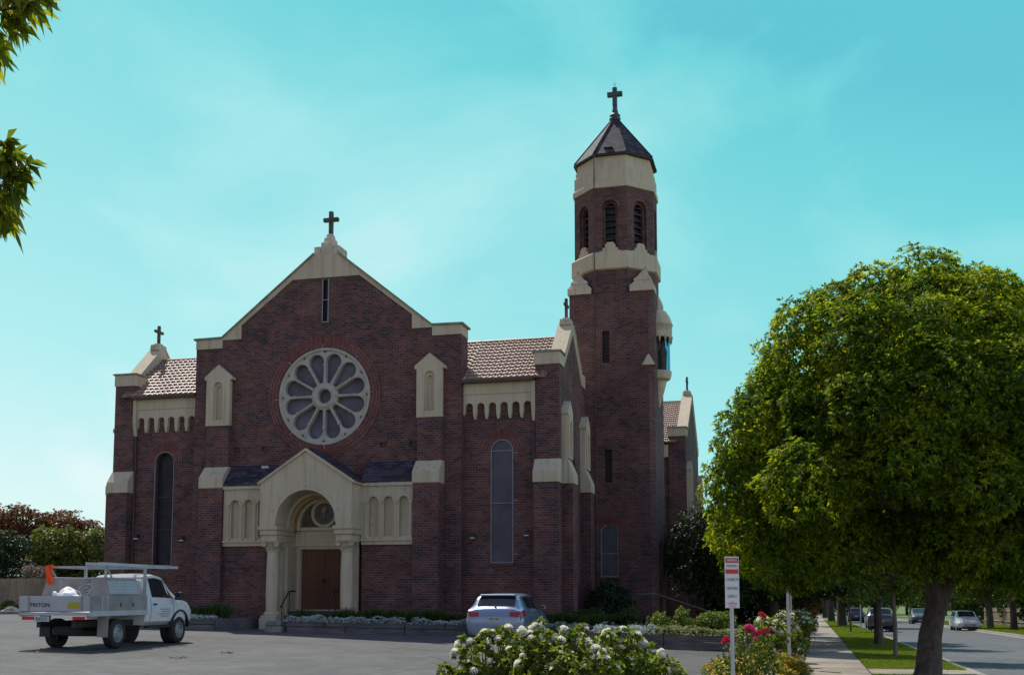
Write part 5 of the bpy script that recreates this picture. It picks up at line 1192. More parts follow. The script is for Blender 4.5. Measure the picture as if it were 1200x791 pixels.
# ------------------------------------------------------------------ shrubs and trees
def shrub(name, label, cat, loc, clumps, mat, dens=1.3, Ln=.10, Wd=.045, n=5, group=None, fill=.3, stems=True, lo=25, hi=100, bark='bark'):
    t = thing(name, label, cat, loc, 0, group)
    if stems:
        b = MB()
        for c in clumps[:6]: limb(b, (rng.normal()*.06, rng.normal()*.06, -.1), (c[0]*.8, c[1]*.8, c[2]), .035, .012)
        b.build('stems', M[bark], t, smooth=60)
    P, N = clump_tips(clumps, dens, n*.5*Ln*Wd, fill)
    leaf_mesh('foliage', P, N, n, Ln, Wd, M[mat], t, lo, hi); return t
def blob(w, d, h, n, r, base=.2):
    return [(rng.uniform(-w, w)*.75, rng.uniform(-d, d)*.75, base+rng.uniform(0, 1)**.8*(h-base-r)+r*.6, r*rng.uniform(.7, 1.15)) for _ in range(n)]
def gp(px, d, dz=0): g = ground_at(px, d); g.z += dz; return g
# dark shrub against the tower
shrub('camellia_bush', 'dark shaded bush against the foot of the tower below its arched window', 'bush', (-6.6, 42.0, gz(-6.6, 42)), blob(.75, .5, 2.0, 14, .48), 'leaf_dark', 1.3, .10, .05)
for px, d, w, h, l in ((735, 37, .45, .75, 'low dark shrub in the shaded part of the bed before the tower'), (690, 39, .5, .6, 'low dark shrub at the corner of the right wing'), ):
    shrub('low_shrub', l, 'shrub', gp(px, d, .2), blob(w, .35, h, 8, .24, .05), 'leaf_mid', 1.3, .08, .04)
for px, l in ((776, 'small sunlit shrub at the left of the tower bed'), (803, 'bushiest sunlit shrub in the tower bed below the handrail'), (828, 'small sunlit shrub at the right of the tower bed'), (845, 'sunlit shrub in the tower bed just behind the parking sign')):
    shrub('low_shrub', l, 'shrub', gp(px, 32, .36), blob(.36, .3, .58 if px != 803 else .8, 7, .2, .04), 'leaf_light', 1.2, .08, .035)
st_ = thing('garden_ornament', 'small pale stone figure standing in the tower garden bed', 'ornament', gp(759, 32.2, .38))
MB().lathe([(.10, 0), (.11, .05), (.07, .08), (.08, .2), (.10, .28), (.06, .34), (.05, .36), (.065, .42), (.05, .48), (.001, .51)], (0, 0, 0), 14).build('figure', M['crossstone'], st_, smooth=50)

def tree(name, label, loc, stems, clumps, mat, bark='bark', dens=1.4, n=6, Ln=.13, Wd=.05, fill=.25, group=None, limbs=None, upw=.45, cat='tree', jitter=.12, lo=25, hi=100, wob=.35):
    t = thing(name, label, cat, loc, 0, group); b = MB()
    for pts, r0, r1 in stems:
        b.tube(pts, [r0+(r1-r0)*(i/(len(pts)-1)) for i in range(len(pts))], 12)
    tops = [s[0][-1] for s in stems]
    for c in (limbs if limbs is not None else clumps[:14]):
        s_ = min(tops, key=lambda p: (Vector(p)-Vector(c[:3])).length); limb(b, s_, c[:3], stems[0][2]*.6, .03)
    b.build('trunk', M[bark], t, smooth=60)
    P, N = clump_tips(clumps, dens, n*.5*Ln*Wd, fill, upw, jitter); leaf_mesh('crown', P, N, n, Ln, Wd, M[mat], t, lo, hi, wob=wob); return t

# the big street tree at the right
TB = ground_at(1083, 22.6); TD = 23.4
def loc_(px, py, d): p = at(px, py, d); return (p.x-TB.x, p.y-TB.y, p.z-TB.z)
cl = []
outline = [(1085, 352, 54), (1030, 362, 48), (1145, 366, 52), (985, 376, 46), (1185, 392, 50), (940, 432, 44), (905, 470, 42), (958, 470, 48), (880, 520, 42), (868, 572, 42), (872, 624, 44), (905, 655, 36), (945, 650, 42), (985, 632, 44), (1220, 430, 56), (1240, 520, 60), (1235, 600, 56), (1190, 640, 46), (1140, 630, 46), (1255, 650, 46), (920, 600, 50), (1020, 600, 46), (1080, 610, 42)]
for x, y, r in outline: cl.append((*loc_(x, y, TD+rng.uniform(-.8, .8)), r/56.))
crc = Vector(loc_(1088, 528, TD)); tow = Vector((-crc.x-TB.x, -crc.y-TB.y, 0)).normalized(); rgt = Vector((-tow.y, tow.x, 0))
for el, n_, rr in ((-14, 11, .82), (12, 10, .92), (36, 8, .95), (60, 6, .95), (84, 3, .95)):
    for k in range(n_):
        az = R(-100+200*(k+.5*(el > 0)*(el % 24 == 12))/(n_-1)+rng.uniform(-7, 7)); e_ = R(el+rng.uniform(-5, 5))
        p = crc+(rgt*math.sin(az)*math.cos(e_)+tow*math.cos(az)*math.cos(e_))*((3.3 if el > 0 else 3.75)+rng.uniform(-.42, .30))+Vector((0, 0, 3.05*math.sin(e_)))
        cl.append((*p, rr*rng.uniform(.74, 1.12)))
for k in range(8):
    az = R(120+120*k/7); cl.append((*(crc+(rgt*math.sin(az)+tow*math.cos(az))*3.3+Vector((0, 0, rng.uniform(-.8, 2.)))), 1.15))
for k in range(5): cl.append((*(crc+Vector((rng.uniform(-1, 1), rng.uniform(-1, 1), rng.uniform(.2, 1.4)))), 1.5))
for x, y, r_, d_ in ((1095, 632, 38, -1.2), (1130, 640, 36, -.8), (1060, 628, 38, -.6), (1160, 648, 36, 0), (1085, 655, 26, .9), (1120, 660, 26, 1.0), (1195, 652, 36, -.5)): cl.append((*loc_(x, y, TD+d_), r_/54))
tree('street_tree', 'large round crowned street tree with a leaning forked trunk at the right', TB,
     [([(-.10, 0, -.15), (0, 0, .25), loc_(1090, 745, 22.9), loc_(1099, 700, 23.2)], .30, .20), ([loc_(1096, 715, 23.15), loc_(1093, 670, 23.3), loc_(1092, 615, 23.4)], .19, .14), ([loc_(1098, 718, 23.2), loc_(1112, 670, 23.4), loc_(1124, 610, 23.6)], .19, .14)],
     cl, 'leaf_big', dens=1.7, n=7, Ln=.12, Wd=.042, fill=.14, limbs=[c for c in cl[::3]], jitter=.08, lo=38, hi=90, wob=.22, upw=.3)
# small trees on the nature strip behind it
def small_tree(label, px, d, base_r, stem_top, clpx, mat, bark='bark', dens=1.4, Ln=.14, Wd=.06, group='trees on the nature strip', name='street_tree', n=6, fill=.3):
    g = ground_at(px, d); k = FPX/d
    f = lambda x, y, dd=0: tuple(at(x, y, d+dd)-g)
    cs = [(*f(x, y, rng.uniform(-.8, .8)*r/k), r/k) for x, y, r in clpx]
    return tree(name, label, g, [([(0, 0, -.1), tuple((Vector(f(stem_top[0], stem_top[1]))*.5)+Vector((.03, .0, 0))), f(*stem_top)], base_r, base_r*.7)], cs, mat, bark, dens, n, Ln, Wd, fill, group, upw=.5)
small_tree('slender young street tree with pale leaves just behind the big leaning trunk', 1045, 34, .075, (1046, 690), [(1000, 668, 20), (1022, 655, 24), (1045, 665, 28), (1068, 650, 26), (1040, 640, 26), (1012, 690, 16), (1060, 688, 20), (1080, 672, 18), (995, 648, 18), (1040, 600, 40), (1075, 575, 44), (1020, 570, 36), (1060, 535, 40), (1090, 610, 40)], 'leaf_light', 'bark_pale', dens=1.4)
small_tree('stout dark trunked street tree standing beside the charcoal parked car', 1026, 45, .20, (1027, 700), [(1000, 640, 34), (1030, 625, 40), (1062, 645, 36), (1020, 670, 30), (1050, 678, 26), (990, 672, 24)], 'leaf_mid', dens=1.4)
small_tree('thin sapling on the nature strip before the second dark trunk', 994, 68, .06, (994, 705), [(992, 690, 14), (1002, 682, 14), (985, 680, 13)], 'leaf_light', dens=1.4)
small_tree('old dark trunked street tree with shaded crown at the middle of the lawn strip', 984, 92, .42, (984, 690), [(960, 650, 34), (985, 640, 38), (1012, 655, 34), (970, 672, 26), (1000, 678, 26), (940, 655, 26), (1030, 668, 24)], 'leaf_dark', dens=1.4, Ln=.2, Wd=.09)
small_tree('farther street tree in shade, second from the middle of the strip', 972, 128, .42, (972, 690), [(955, 660, 30), (978, 655, 32), (995, 668, 26), (962, 680, 18)], 'leaf_dark', dens=1.4, Ln=.25, Wd=.11)
small_tree('farthest street tree on the strip, hazy at the end of the footpath', 965, 175, .45, (965, 695), [(952, 680, 20), (968, 672, 22), (982, 684, 18)], 'leaf_mid', dens=1.4, Ln=.3, Wd=.14)
# trees on the far side of the road
FR = 'trees across the road'
small_tree('pale trunked tree across the road beside the white hatchback', 1156, 84, .30, (1157, 695), [(1120, 668, 30), (1150, 655, 34), (1180, 660, 30), (1138, 685, 18), (1165, 690, 16), (1100, 650, 28)], 'leaf_light', 'bark_pale', dens=1.4, Ln=.2, Wd=.09, group=FR)
small_tree('dark trunked tree across the road at the right edge by the pale fence', 1184, 76, .26, (1185, 690), [(1175, 650, 34), (1205, 660, 34), (1230, 640, 40), (1190, 680, 20), (1215, 690, 18)], 'leaf_light', dens=1.4, Ln=.2, Wd=.09, group=FR)
small_tree('shaded tree across the road behind the four wheel drive', 1090, 135, .4, (1090, 690), [(1060, 665, 34), (1090, 655, 38), (1120, 665, 34), (1075, 690, 16), (1040, 672, 26)], 'leaf_mid', dens=1.4, Ln=.28, Wd=.12, group=FR)
small_tree('distant tree across the road where the street bends out of sight', 1030, 190, .5, (1030, 690), [(1010, 680, 26), (1035, 670, 30), (1060, 680, 26), (990, 686, 18)], 'leaf_mid', dens=1.4, Ln=.35, Wd=.16, group=FR)
# dark trees along the side of the church
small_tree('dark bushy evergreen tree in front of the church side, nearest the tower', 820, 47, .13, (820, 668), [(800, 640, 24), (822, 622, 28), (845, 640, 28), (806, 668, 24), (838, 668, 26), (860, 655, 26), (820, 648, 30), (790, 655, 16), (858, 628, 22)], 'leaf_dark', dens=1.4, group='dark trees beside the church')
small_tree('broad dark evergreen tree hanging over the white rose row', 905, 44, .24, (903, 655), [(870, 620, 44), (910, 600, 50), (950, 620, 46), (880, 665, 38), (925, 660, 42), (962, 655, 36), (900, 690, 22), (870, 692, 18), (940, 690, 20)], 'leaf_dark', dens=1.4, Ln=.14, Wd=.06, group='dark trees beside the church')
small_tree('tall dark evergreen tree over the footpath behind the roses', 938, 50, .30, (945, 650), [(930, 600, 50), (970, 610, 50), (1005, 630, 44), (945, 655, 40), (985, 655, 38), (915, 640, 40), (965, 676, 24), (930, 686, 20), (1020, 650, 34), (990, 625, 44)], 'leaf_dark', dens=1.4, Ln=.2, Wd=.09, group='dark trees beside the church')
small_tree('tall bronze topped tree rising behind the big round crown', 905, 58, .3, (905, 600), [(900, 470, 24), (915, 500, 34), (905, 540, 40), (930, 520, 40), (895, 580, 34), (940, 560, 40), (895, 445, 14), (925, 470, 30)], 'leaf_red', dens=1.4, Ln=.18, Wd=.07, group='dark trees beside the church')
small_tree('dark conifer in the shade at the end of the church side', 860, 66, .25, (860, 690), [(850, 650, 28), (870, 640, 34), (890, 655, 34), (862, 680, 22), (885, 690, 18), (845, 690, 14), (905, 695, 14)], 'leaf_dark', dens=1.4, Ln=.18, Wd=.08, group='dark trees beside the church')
for px, d, l in ((790, 60, 'dark clipped hedge section behind the ramp rail at the church side'), (835, 58, 'dark hedge section behind the parking sign'), (880, 60, 'dark hedge section behind the red roses'), (920, 58, 'dark hedge section beside the footpath trees')):
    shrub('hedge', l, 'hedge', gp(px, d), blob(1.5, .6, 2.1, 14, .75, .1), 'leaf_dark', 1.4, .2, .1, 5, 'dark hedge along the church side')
# orange flowering shrub and end of street foliage
g = ground_at(937, 50)
shrub('flowering_shrub', 'orange flowering shrub beside the footpath beyond the white roses', 'shrub', g, [(0, 0, .7, .6), (-.3, .2, 1.2, .5), (.25, 0, 1.5, .5), (0, -.2, 1.9, .4), (-.5, 0, .6, .5)], 'leaf_orange', 1.4, .10, .05)
for s_, l in ((66, 'green hedge bush behind the pale picket fence at the right edge'), (78, 'green bush behind the picket fence beside the white hatchback'), (92, 'green bush behind the fence beyond the white hatchback'), (108, 'green bush behind the fence across from the four wheel drive'), (126, 'distant green bush behind the far end of the picket fence')):
    X, Y = st(KR+7.6, s_); k = 1+s_/200
    shrub('street_bush', l, 'bush', (X, Y, gz(X, Y)), [(c[0]*k, c[1]*k, c[2]*k, c[3]*k) for c in blob(2.6, 1.8, 3.6, 16, 1.3, .2)], 'leaf_mid', 1.3, .25*k, .12*k, 5, 'bushes across the road')
far = [(900, 235, 14, 10), (935, 250, 12, 9), (960, 270, 12, 10), (985, 255, 13, 10), (1020, 265, 13, 11), (1060, 250, 14, 12), (1105, 240, 13, 11), (1150, 220, 13, 10), (1200, 230, 13, 12), (850, 230, 14, 12)]
for i, (px, d, w, h) in enumerate(far):
    g = ground_at(px, d)
    tree('far_tree', 'hazy tree in the belt of foliage closing the end of the street', g, [([(0, 0, -.2), (0, 0, h*.4)], .35, .25)], [(rng.uniform(-.4, .4)*w, rng.uniform(-.2, .2)*w, h*rng.uniform(.25, .8), 2.4) for _ in range(10)], 'leaf_mid', dens=1.4, n=4, Ln=.5, Wd=.25, limbs=[], group='tree belt at the end of the street')

# ------------------------------------------------------------------ left: paling fence and shrubs
fa, fb_ = ground_at(-160, 58.5), ground_at(112, 56)
fe = thing('paling_fence', 'weathered grey brown timber paling fence behind the ute', 'fence', fa, math.atan2(fb_.y-fa.y, fb_.x-fa.x))
ln = (fb_-fa).length; pb = MB(); x = 0
while x < ln:
    h = 1.80+random.uniform(-.03, .03); tt = x/ln; dz = (fb_.z-fa.z)*tt; d = random.uniform(-.008, .008); pb.box(x, x+.125, d, d+.02, dz-.1, dz+h); x += .132
pb.build('palings', M['paling'], fe)
for z in (.35, 1.0, 1.6): MB().box(0, ln, .03, .08, z-.05, z+.05).build('rail', M['paling'], fe)
def lshrub(label, px, d, top, w, mat, n, r, name='shrub', dens=1.5, Ln=.20, Wd=.10, group=None, base=.1, k=5):
    g = ground_at(px, d); h = (697.7-top)/FPX*d-g.z
    return shrub(name, label, 'shrub', g, blob(w, w*.6, h, n, r, base), mat, dens, Ln, Wd, group=group, n=k)
lshrub('clipped dark round bush rising behind the paling fence at the far left', 2, 62, 628, 1.5, 'leaf_dark', 22, .7, dens=1.4, Ln=.1, Wd=.06)
lshrub('pale pinkish flowering shrub between the dark round bush and the ute', 42, 60.5, 655, .75, 'leaf_pale', 12, .4, dens=1.4, Ln=.1, Wd=.05)
lshrub('wide mid green shrub between the fence and the church', 66, 68, 622, 2.1, 'leaf_olive', 26, .85, dens=1.4)
lshrub('yellow green shrub close to the church corner', 108, 69, 628, 1.7, 'leaf_olive', 22, .75, dens=1.4)
lshrub('bronze leaved tree behind the dark round bush at the far left', 14, 75, 600, 2.4, 'leaf_red', 26, .9, 'bronze_tree', dens=1.4, base=2)
lshrub('bronze leaved tree with feathery top behind the green shrubs', 78, 76, 602, 2.3, 'leaf_red', 24, .8, 'bronze_tree', dens=1.4, base=2)
lshrub('small bronze tree nearest the church at the left', 110, 78, 622, 1.3, 'leaf_red', 14, .7, 'bronze_tree', dens=1.4, base=2)
lshrub('thin dark conifer top showing above the left shrubs', 49, 90, 598, .5, 'leaf_dark', 12, .5, 'conifer', dens=1.4, base=2)
lshrub('small bright yellow green plant by the edging at the foot of the fence', 15, 57, 706, .5, 'leaf_light', 9, .24, dens=1.4, Ln=.1, Wd=.05)
lshrub('bronze leaved tree at the far left beyond the edge of the fence', -40, 76, 596, 2.6, 'leaf_red', 20, 1., 'bronze_tree', dens=1.4, base=2)
ea, eb = ground_at(-60, 54.5), ground_at(45, 54)
eg = thing('garden_edging', 'low curved grey edging kerb in front of the paling fence', 'kerb', ea, math.atan2(eb.y-ea.y, eb.x-ea.x)); MB().box(0, (eb-ea).length, -.1, .1, -.1, .16).build('edging', M['stone'], eg, bevel=.03)
groundcover('silver_groundcover', 'pale ground cover at the foot of the fence left of the ute', [(ea.x, ea.y), (eb.x, eb.y)], .3, 1.2, .05, 900, M['silver'], .12, .06, clumps=18)

# ------------------------------------------------------------------ garden strip along the footpath
def strip_soil():
    us_ = lin(-3.2, 0, 14); ss = lin(4, 62, 90)
    def lf(u, s_):
        e = -1.0-1.6*sst(23, 11, s_); return -.02+.20*sst(e-.15, e+.35, u)*sst(.05, -.12, u)
    vs = []; 
    o = sheet('garden_soil', lin(-3.6, -.04, 24), ss, M['soil'], -.04, True, lift=lf); return o
strip_soil()
ei = 0
edge = thing('stone_edging', 'row of rough grey stone blocks edging the roses along the footpath', 'edging', (*st(-.1, 24), gz(*st(-.1, 24))), fixed=True)
s_ = 8.
while s_ < 46:
    l = random.uniform(.7, 1.3); a, b_ = st(-.16+random.uniform(-.04, .03), s_), st(-.16+random.uniform(-.04, .03), s_+l-.08)
    h = random.uniform(.17, .30); z = gz(*st(.02, s_)); d = Vector((b_[0]-a[0], b_[1]-a[1], 0)).normalized(); nx = Vector((-d.y, d.x, 0))*random.uniform(.11, .16)
    def q(p, sg, zz, k=1.): v = Vector((p[0], p[1], zz))+nx*sg*k; return tuple(v)
    MB().poly([[q(a, 1, z-.1), q(a, -1, z-.1), q(b_, -1, z-.1), q(b_, 1, z-.1)], [q(a, .8, z+h), q(a, -.7, z+h*.95), q(b_, -.75, z+h*.9), q(b_, .8, z+h*1.05)]]).build('stone_block', M['stone'], edge, bevel=.035); s_ += l
    ei += 1
# roses
def rose_bloom(mat, petals=22):
    V = []; F = []
    for i in range(petals):
        f = i/petals; a = i*2.4; r_ = .006+.030*f; h = .034-.022*f; w = .014+.016*f; tilt = .15+1.0*f
        c = Vector((r_*math.cos(a), r_*math.sin(a), -.004)); out = Vector((math.cos(a), math.sin(a), 0)); sd = Vector((-math.sin(a), math.cos(a), 0))
        up = (Vector((0, 0, 1))*math.cos(tilt)+out*math.sin(tilt)); o = len(V)
        V += [c-sd*w*.4, c+sd*w*.4, c+sd*w+up*h*.6+out*.004, c+sd*w*.55+up*h, c-sd*w*.55+up*h, c-sd*w+up*h*.6+out*.004]; F.append(tuple(range(o, o+6)))
    me = bpy.data.meshes.new('rose_bloom'); me.from_pydata([tuple(v) for v in V], [], F); me.materials.append(mat); return me
BL = {k: rose_bloom(M[k]) for k in ('petal_white', 'petal_red', 'petal_pink')}
def rose_bush(label, loc, clumps, blooms, bm_, dens=1.5, group='rose bushes', Ln=.055, Wd=.034, mat='leaf_rose', name='rose_bush', n=6, fill=.35, bscale=(.55, 1.0)):
    t = thing(name, label, 'rose bush', loc, 0, group); b = MB()
    for c in clumps: limb(b, (rng.normal()*.05, rng.normal()*.05, -.25), (c[0], c[1], c[2]+c[3]*.5), .010, .004, .2, 7)
    b.build('canes', M['leaf_rose'] if False else M['bark'], t, smooth=60)
    P, N = clump_tips(clumps, dens, n*.5*Ln*Wd, fill, .5, .16); leaf_mesh('foliage', P, N, n, Ln, Wd, M[mat], t, 20, 95, .2, .2)
    for i in range(blooms):
        c = clumps[rng.integers(len(clumps))]; d = rng.normal(size=3); d[2] = abs(d[2])*.9+.1; d[1] -= .5; d /= np.linalg.norm(d); o = bpy.data.objects.new('bloom', BL[bm_ if isinstance(bm_, str) else bm_[rng.integers(len(bm_))]]); C.objects.link(o); o.parent = t
        p = np.array(c[:3])+d*c[3]*1.04; o.location = p; o.rotation_euler = Vector(d+np.array([0, 0, .5])).to_track_quat('Z', 'Y').to_euler(); s = rng.uniform(*bscale); o.scale = (s, s, s)
    return t
def bush_at(label, px, d, tops, blooms, bm_, r=.17, **k):
    # tops: (px, py, depth offset) of the clump centres
    g = ground_at(px, d); g.z += .1; K = FPX/d
    cs = [(*(at(x, y, d+o)-g), rr/K) for x, y, o, rr in tops]
    return rose_bush(label, g, cs, blooms, bm_, **k)
bush_at('leftmost white rose bush of the foreground, below the hatchback', 560, 9.4, [(565, 772, 0, 17), (585, 757, .1, 15), (552, 790, -.1, 18), (590, 785, 0, 22), (530, 800, .1, 20), (610, 775, -.1, 20), (575, 810, 0, 26), (545, 755, .1, 9), (602, 748, .2, 9), (500, 812, 0, 16), (570, 745, 0, 6), (520, 785, 0, 7), (538, 768, 0, 8), (580, 742, .1, 6), (595, 738, 0, 5)], 34, 'petal_white')
bush_at('middle white rose bush of the foreground with the tallest reddish shoot', 650, 9.2, [(640, 772, 0, 24), (665, 762, .1, 18), (628, 737, .1, 10), (623, 752, 0, 11), (660, 790, -.2, 26), (690, 775, 0, 20), (675, 748, .1, 10), (640, 805, -.1, 28), (705, 795, 0, 24), (690, 757, .1, 9), (625, 783, -.1, 20), (655, 752, 0, 8), (612, 742, 0, 7), (638, 748, 0, 8), (681, 738, 0, 6), (660, 740, .1, 5), (700, 765, 0, 9)], 48, 'petal_white')
bush_at('rightmost white rose bush of the foreground, thinning toward the car park', 745, 9.6, [(720, 768, 0, 18), (742, 775, .1, 18), (715, 747, 0, 10), (735, 752, .1, 9), (765, 785, 0, 18), (740, 795, -.1, 24), (785, 795, 0, 15), (710, 790, 0, 20), (760, 805, -.2, 22), (800, 802, 0, 10), (730, 740, 0, 5), (755, 757, 0, 7), (775, 768, 0, 7), (790, 780, 0, 6), (745, 745, 0, 4)], 30, 'petal_white')
bush_at('red rose bush with tall thin canes behind the parking sign', 868, 16.5, [(862, 768, 0, 14), (878, 755, .1, 12), (893, 765, 0, 14), (850, 785, 0, 14), (885, 785, -.1, 18), (905, 775, .1, 12), (870, 740, 0, 6), (893, 735, 0, 6), (900, 748, 0, 8)], 0, 'petal_red', dens=1.0)
rb_ = [o for o in bpy.data.objects if o.name.startswith('rose_bush')][-1]
for px, py, s, k in ((893, 721, 1.7, 'petal_red'), (878, 736, 2.0, 'petal_pink'), (883, 741, 1.6, 'petal_pink'), (890, 742, 1.7, 'petal_red'), (898, 739, 1.5, 'petal_red'), (851, 750, 1.9, 'petal_red'), (885, 749, 1.1, 'petal_pink'), (876, 738, 1.6, 'petal_red')):
    o = bpy.data.objects.new('bloom', BL[k]); C.objects.link(o); o.parent = rb_; o.location = at(px, py, 16.3)-Vector(rb_.location); o.scale = (s*.9,)*3; o.rotation_euler = (R(50), 0, R(rng.uniform(-40, 40)))
    p = o.location
    b = MB(); limb(b, (p.x*.7, p.y*.8, p.z*.45), tuple(p), .006, .004, .1); b.build('flower_stem', M['leaf_rose'], rb_)
for i, (px, d, t, w, l) in enumerate(((905, 25, 728, 14, 'white rose bush of the path row nearest the red roses'), (922, 30, 722, 13, 'white rose bush of the path row behind the plain white post'), (935, 36, 719, 11, 'third white rose bush along the path row'), (942, 43, 716, 9, 'farthest white rose bush of the path row, beside the orange shrub'))):
    bush_at(l, px, d, [(px+rng.uniform(-w, w), t+rng.uniform(3, 26)*28/d, rng.uniform(-.4, .4), w*rng.uniform(.55, .9)) for _ in range(10)], 85, 'petal_white', dens=1.3, Ln=.07, Wd=.045, group='white roses along the path', bscale=(.9, 1.7))
bush_at('low green leafy bush at the path end of the white rose row', 934, 27.5, [(930, 752, 0, 10), (940, 756, 0, 9), (922, 757, 0, 9), (935, 745, 0, 7)], 0, 'petal_white', dens=1.5, Ln=.07, Wd=.045, mat='leaf_light', name='low_shrub', group=None)
# yellow and orange bedding flowers, individually planted clumps
fl_spots = [(845, 20, .32), (862, 19, .34), (880, 20.5, .36), (900, 19.5, .36), (915, 21, .34), (928, 22.5, .30), (893, 22.5, .34), (912, 24, .32), (870, 22, .32), (925, 25, .28), (852, 18, .30), (884, 18, .32), (905, 17.6, .30)]
proto = None
for px, d, r_ in fl_spots:
    g = ground_at(px, d); g.z += .14
    if proto is None:
        proto = thing('bedding_plant', 'low clump of yellow and orange bedding flowers beside the edging stones', 'flowers', g, 0, 'yellow bedding flowers')
        P, N = clump_tips([(0, 0, .05, r_), (.15, .1, .05, r_*.7), (-.15, .05, .05, r_*.7)], 1.6, .0024, .3, .5, .1, .6); leaf_mesh('leaves', P[::2], N[::2], 4, .06, .02, M['leaf_rose'], proto)
        P2 = P[P[:, 2] > .04]; leaf_mesh('flower_heads', P2[::2]+np.array([0, 0, .03]), np.tile([0, -.25, 1.], (len(P2[::2]), 1)), 6, .035, .022, M['yellow'], proto, 50, 95, 0)
    else: copy_tree(proto, g, rng.uniform(0, 6), scale=r_/.32*rng.uniform(.85, 1.1))
groundcover('silver_groundcover', 'grey silver edging foliage under the yellow flowers', [st(-.55, 17), st(-.45, 24)], -.2, .2, .18, 700, M['silver'], .05, .02, clumps=14)

# ------------------------------------------------------------------ signs and posts
sg_ = ground_at(856, 15); sg_.z -= .1
sn = thing('parking_sign', 'white private parking sign with red bands on a grey post', 'sign', sg_, R(24))
top_ = at(862, 652, 15).z-sg_.z; bot_ = at(862, 712, 15).z-sg_.z
MB().box(-.024, .024, -.02, .02, -.2, bot_+.30).build('post', M['galv'], sn, bevel=.006)
W2 = .100
pn_ = MB().box(-W2, W2, -.035, -.025, bot_, top_).build('sign_panel', M['sign_white'], sn)
def bar(a, b_): return MB().box(-W2+.008, W2-.008, -.040, -.036, top_-b_, top_-a)
r1 = bar(.02, .085).build('red_band', M['sign_red'], pn_); r2 = bar(.175, .235).build('red_band', M['sign_red'], pn_)
def sign_text(s, z, size, mat, sx=1.): text(s, size, M[mat], pn_, 'sign_lettering', (0, -.0405, top_-z), (R(90), 0, 0), sx)
sign_text('PRIVATE', .053, .042, 'sign_white', .9); sign_text('PARKING', .130, .048, 'sign_pink', .78)
sign_text('CHURCH', .315, .058, 'grey_ink', .74); sign_text('CAR PARK', .435, .058, 'grey_ink', .62); sign_text('ONLY', .545, .058, 'grey_ink', .85)
ln_ = MB()
for z, w in ((.635, .07), (.655, .06), (.685, .05)): ln_.box(-w, w, -.039, -.036, top_-z-.006, top_-z+.006)
ln_.build('small_print', M['sign_pink'], pn_)
for z in (.04, .62): MB().lathe([(.001, -.046), (.01, -.044), (.01, -.036)], (0, 0, top_-z), 8, 'y').build('bolt', M['galv'], pn_)
pg = ground_at(922, 27); ps_ = thing('sign_post', 'plain white double post among the white roses, its sign turned edge on', 'post', pg, R(0))
hh = at(925, 671, 27).z-pg.z; h2 = at(921, 681, 27).z-pg.z
MB().box(-.045, .035, -.04, .04, -.2, h2).build('post', M['sign_white'], ps_, bevel=.008)
MB().box(.05, .085, -.25, .12, h2-.75, hh).build('sign_panel', M['sign_white'], ps_, bevel=.004)
g = ground_at(1006, 84); t = thing('sign_post', 'thin grey street sign pole on the nature strip beside the sapling', 'post', g); MB().tube([(0, 0, -.1), (0, 0, 2.6)], .04, 8).build('pole', M['galv'], t, smooth=60)
MB().box(-.15, .15, -.03, -.015, 2.1, 2.55).build('sign_panel', M['galv'], t)
# pale fence at the far right across the road
fa = Vector((*st(KR+5.2, 60), 0)); fb_ = Vector((*st(KR+5.2, 118), 0)); fa.z = gz(fa.x, fa.y); fb_.z = gz(fb_.x, fb_.y)
fe = thing('picket_fence', 'pale grey picket fence across the road at the right edge', 'fence', fa, math.atan2(fb_.y-fa.y, fb_.x-fa.x)); ln = (fb_-fa).length; pb = MB(); x = 0
while x < ln: dz = (fb_.z-fa.z)*x/ln; pb.box(x, x+.12, 0, .02, dz-.1, dz+1.6); x += .19
pb.build('pickets', M['paling'], fe)
dzl = (fb_.z-fa.z)
for z in (.4, 1.3): MB().tube([(0, .05, z), (ln, .05, z+dzl)], .04, 4).build('rail', M['paling'], fe)

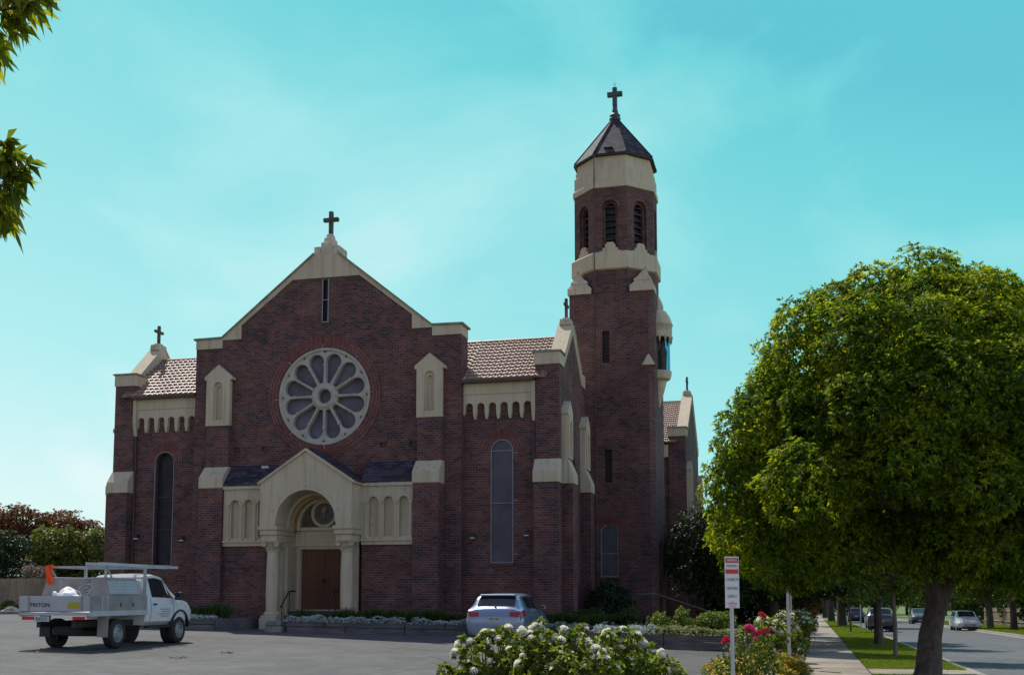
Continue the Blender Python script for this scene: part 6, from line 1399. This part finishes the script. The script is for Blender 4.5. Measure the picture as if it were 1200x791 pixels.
# ------------------------------------------------------------------ leafy branches reaching in at the top left
bt_ = ground_at(-330, 10.5)
nb = thing('overhanging_tree', 'near tree at the left edge whose leafy branches hang into the sky', 'tree', bt_)
def lb(px, py, d): return at(px, py, d)-Vector(bt_)
b = MB(); b.tube([(0, 0, -.2), (.05, 0, 1.2), (.1, .1, 2.6)], .22, 12, .16)
targets = [(-10, 10, 8.6), (-5, 210, 8.6), (-150, 330, 8.0), (-200, 230, 8.0), (-170, 430, 8.2)]
for tg_ in targets: limb(b, (.1, .1, 2.5), lb(*tg_), .06, .014, .15, 9)
tw_ = [((-10, 10, 8.6), [(36, 4), (54, -4), (26, 30), (8, 56), (15, -20), (-8, 66), (42, -16)]), ((-5, 210, 8.6), [(22, 182), (28, 204), (12, 246), (20, 226), (4, 272), (8, 168), (-6, 250)])]
TP = []; TN = []
for base, ends in tw_:
    for e in ends:
        for rep in range(2):
            a, c = lb(*base), lb(e[0]+rng.uniform(-14, 6), e[1]+rng.uniform(-14, 14), 8.6+rng.uniform(-.25, .25)); limb(b, a, c, .010, .004, .1)
            for f in np.linspace(.4, 1, 6): TP.append(a.lerp(c, f)+Vector(rng.normal(size=3)*.025)); TN.append((c-a).normalized()*.5+Vector((.55, -.1, -.55)))
b.build('trunk', M['bark'], nb, smooth=60)
for tg_ in targets[2:]:
    c0 = lb(*tg_)
    for _ in range(16): TP.append(c0+Vector(rng.normal(size=3)*.32)); TN.append(Vector(rng.normal(size=3)))
P = np.array([tuple(p) for p in TP]); N = np.array([tuple(p) for p in TN]); leaf_mesh('crown', P, N, 5, .155, .046, M['leaf_near'], nb, 10, 65, .25, .2)

# debris on the asphalt
for px, d, s in ((848/4, 23.5, 1.), (46, 24.5, .8), (270, 25.5, .7)):
    g = ground_at(px, d); t = thing('fallen_leaves', {0: 'small heap of dry leaves on the asphalt right of the ute', 1: 'few dry leaves on the asphalt below the ute tailgate', 2: 'few dry leaves on the asphalt before the church steps'}[[1., .8, .7].index(s)], 'leaves', g)
    P = rng.normal(size=(10, 3))*np.array([.10, .05, .0])*s; leaf_mesh('leaves', P+np.array([0, 0, .012]), np.tile([0, 0, 1.], (10, 1)), 2, .08, .05, M['leaf_red'], t, 60, 95, 0)
for o in bpy.data.objects:
    if '_fixed' in o: del o['_fixed']
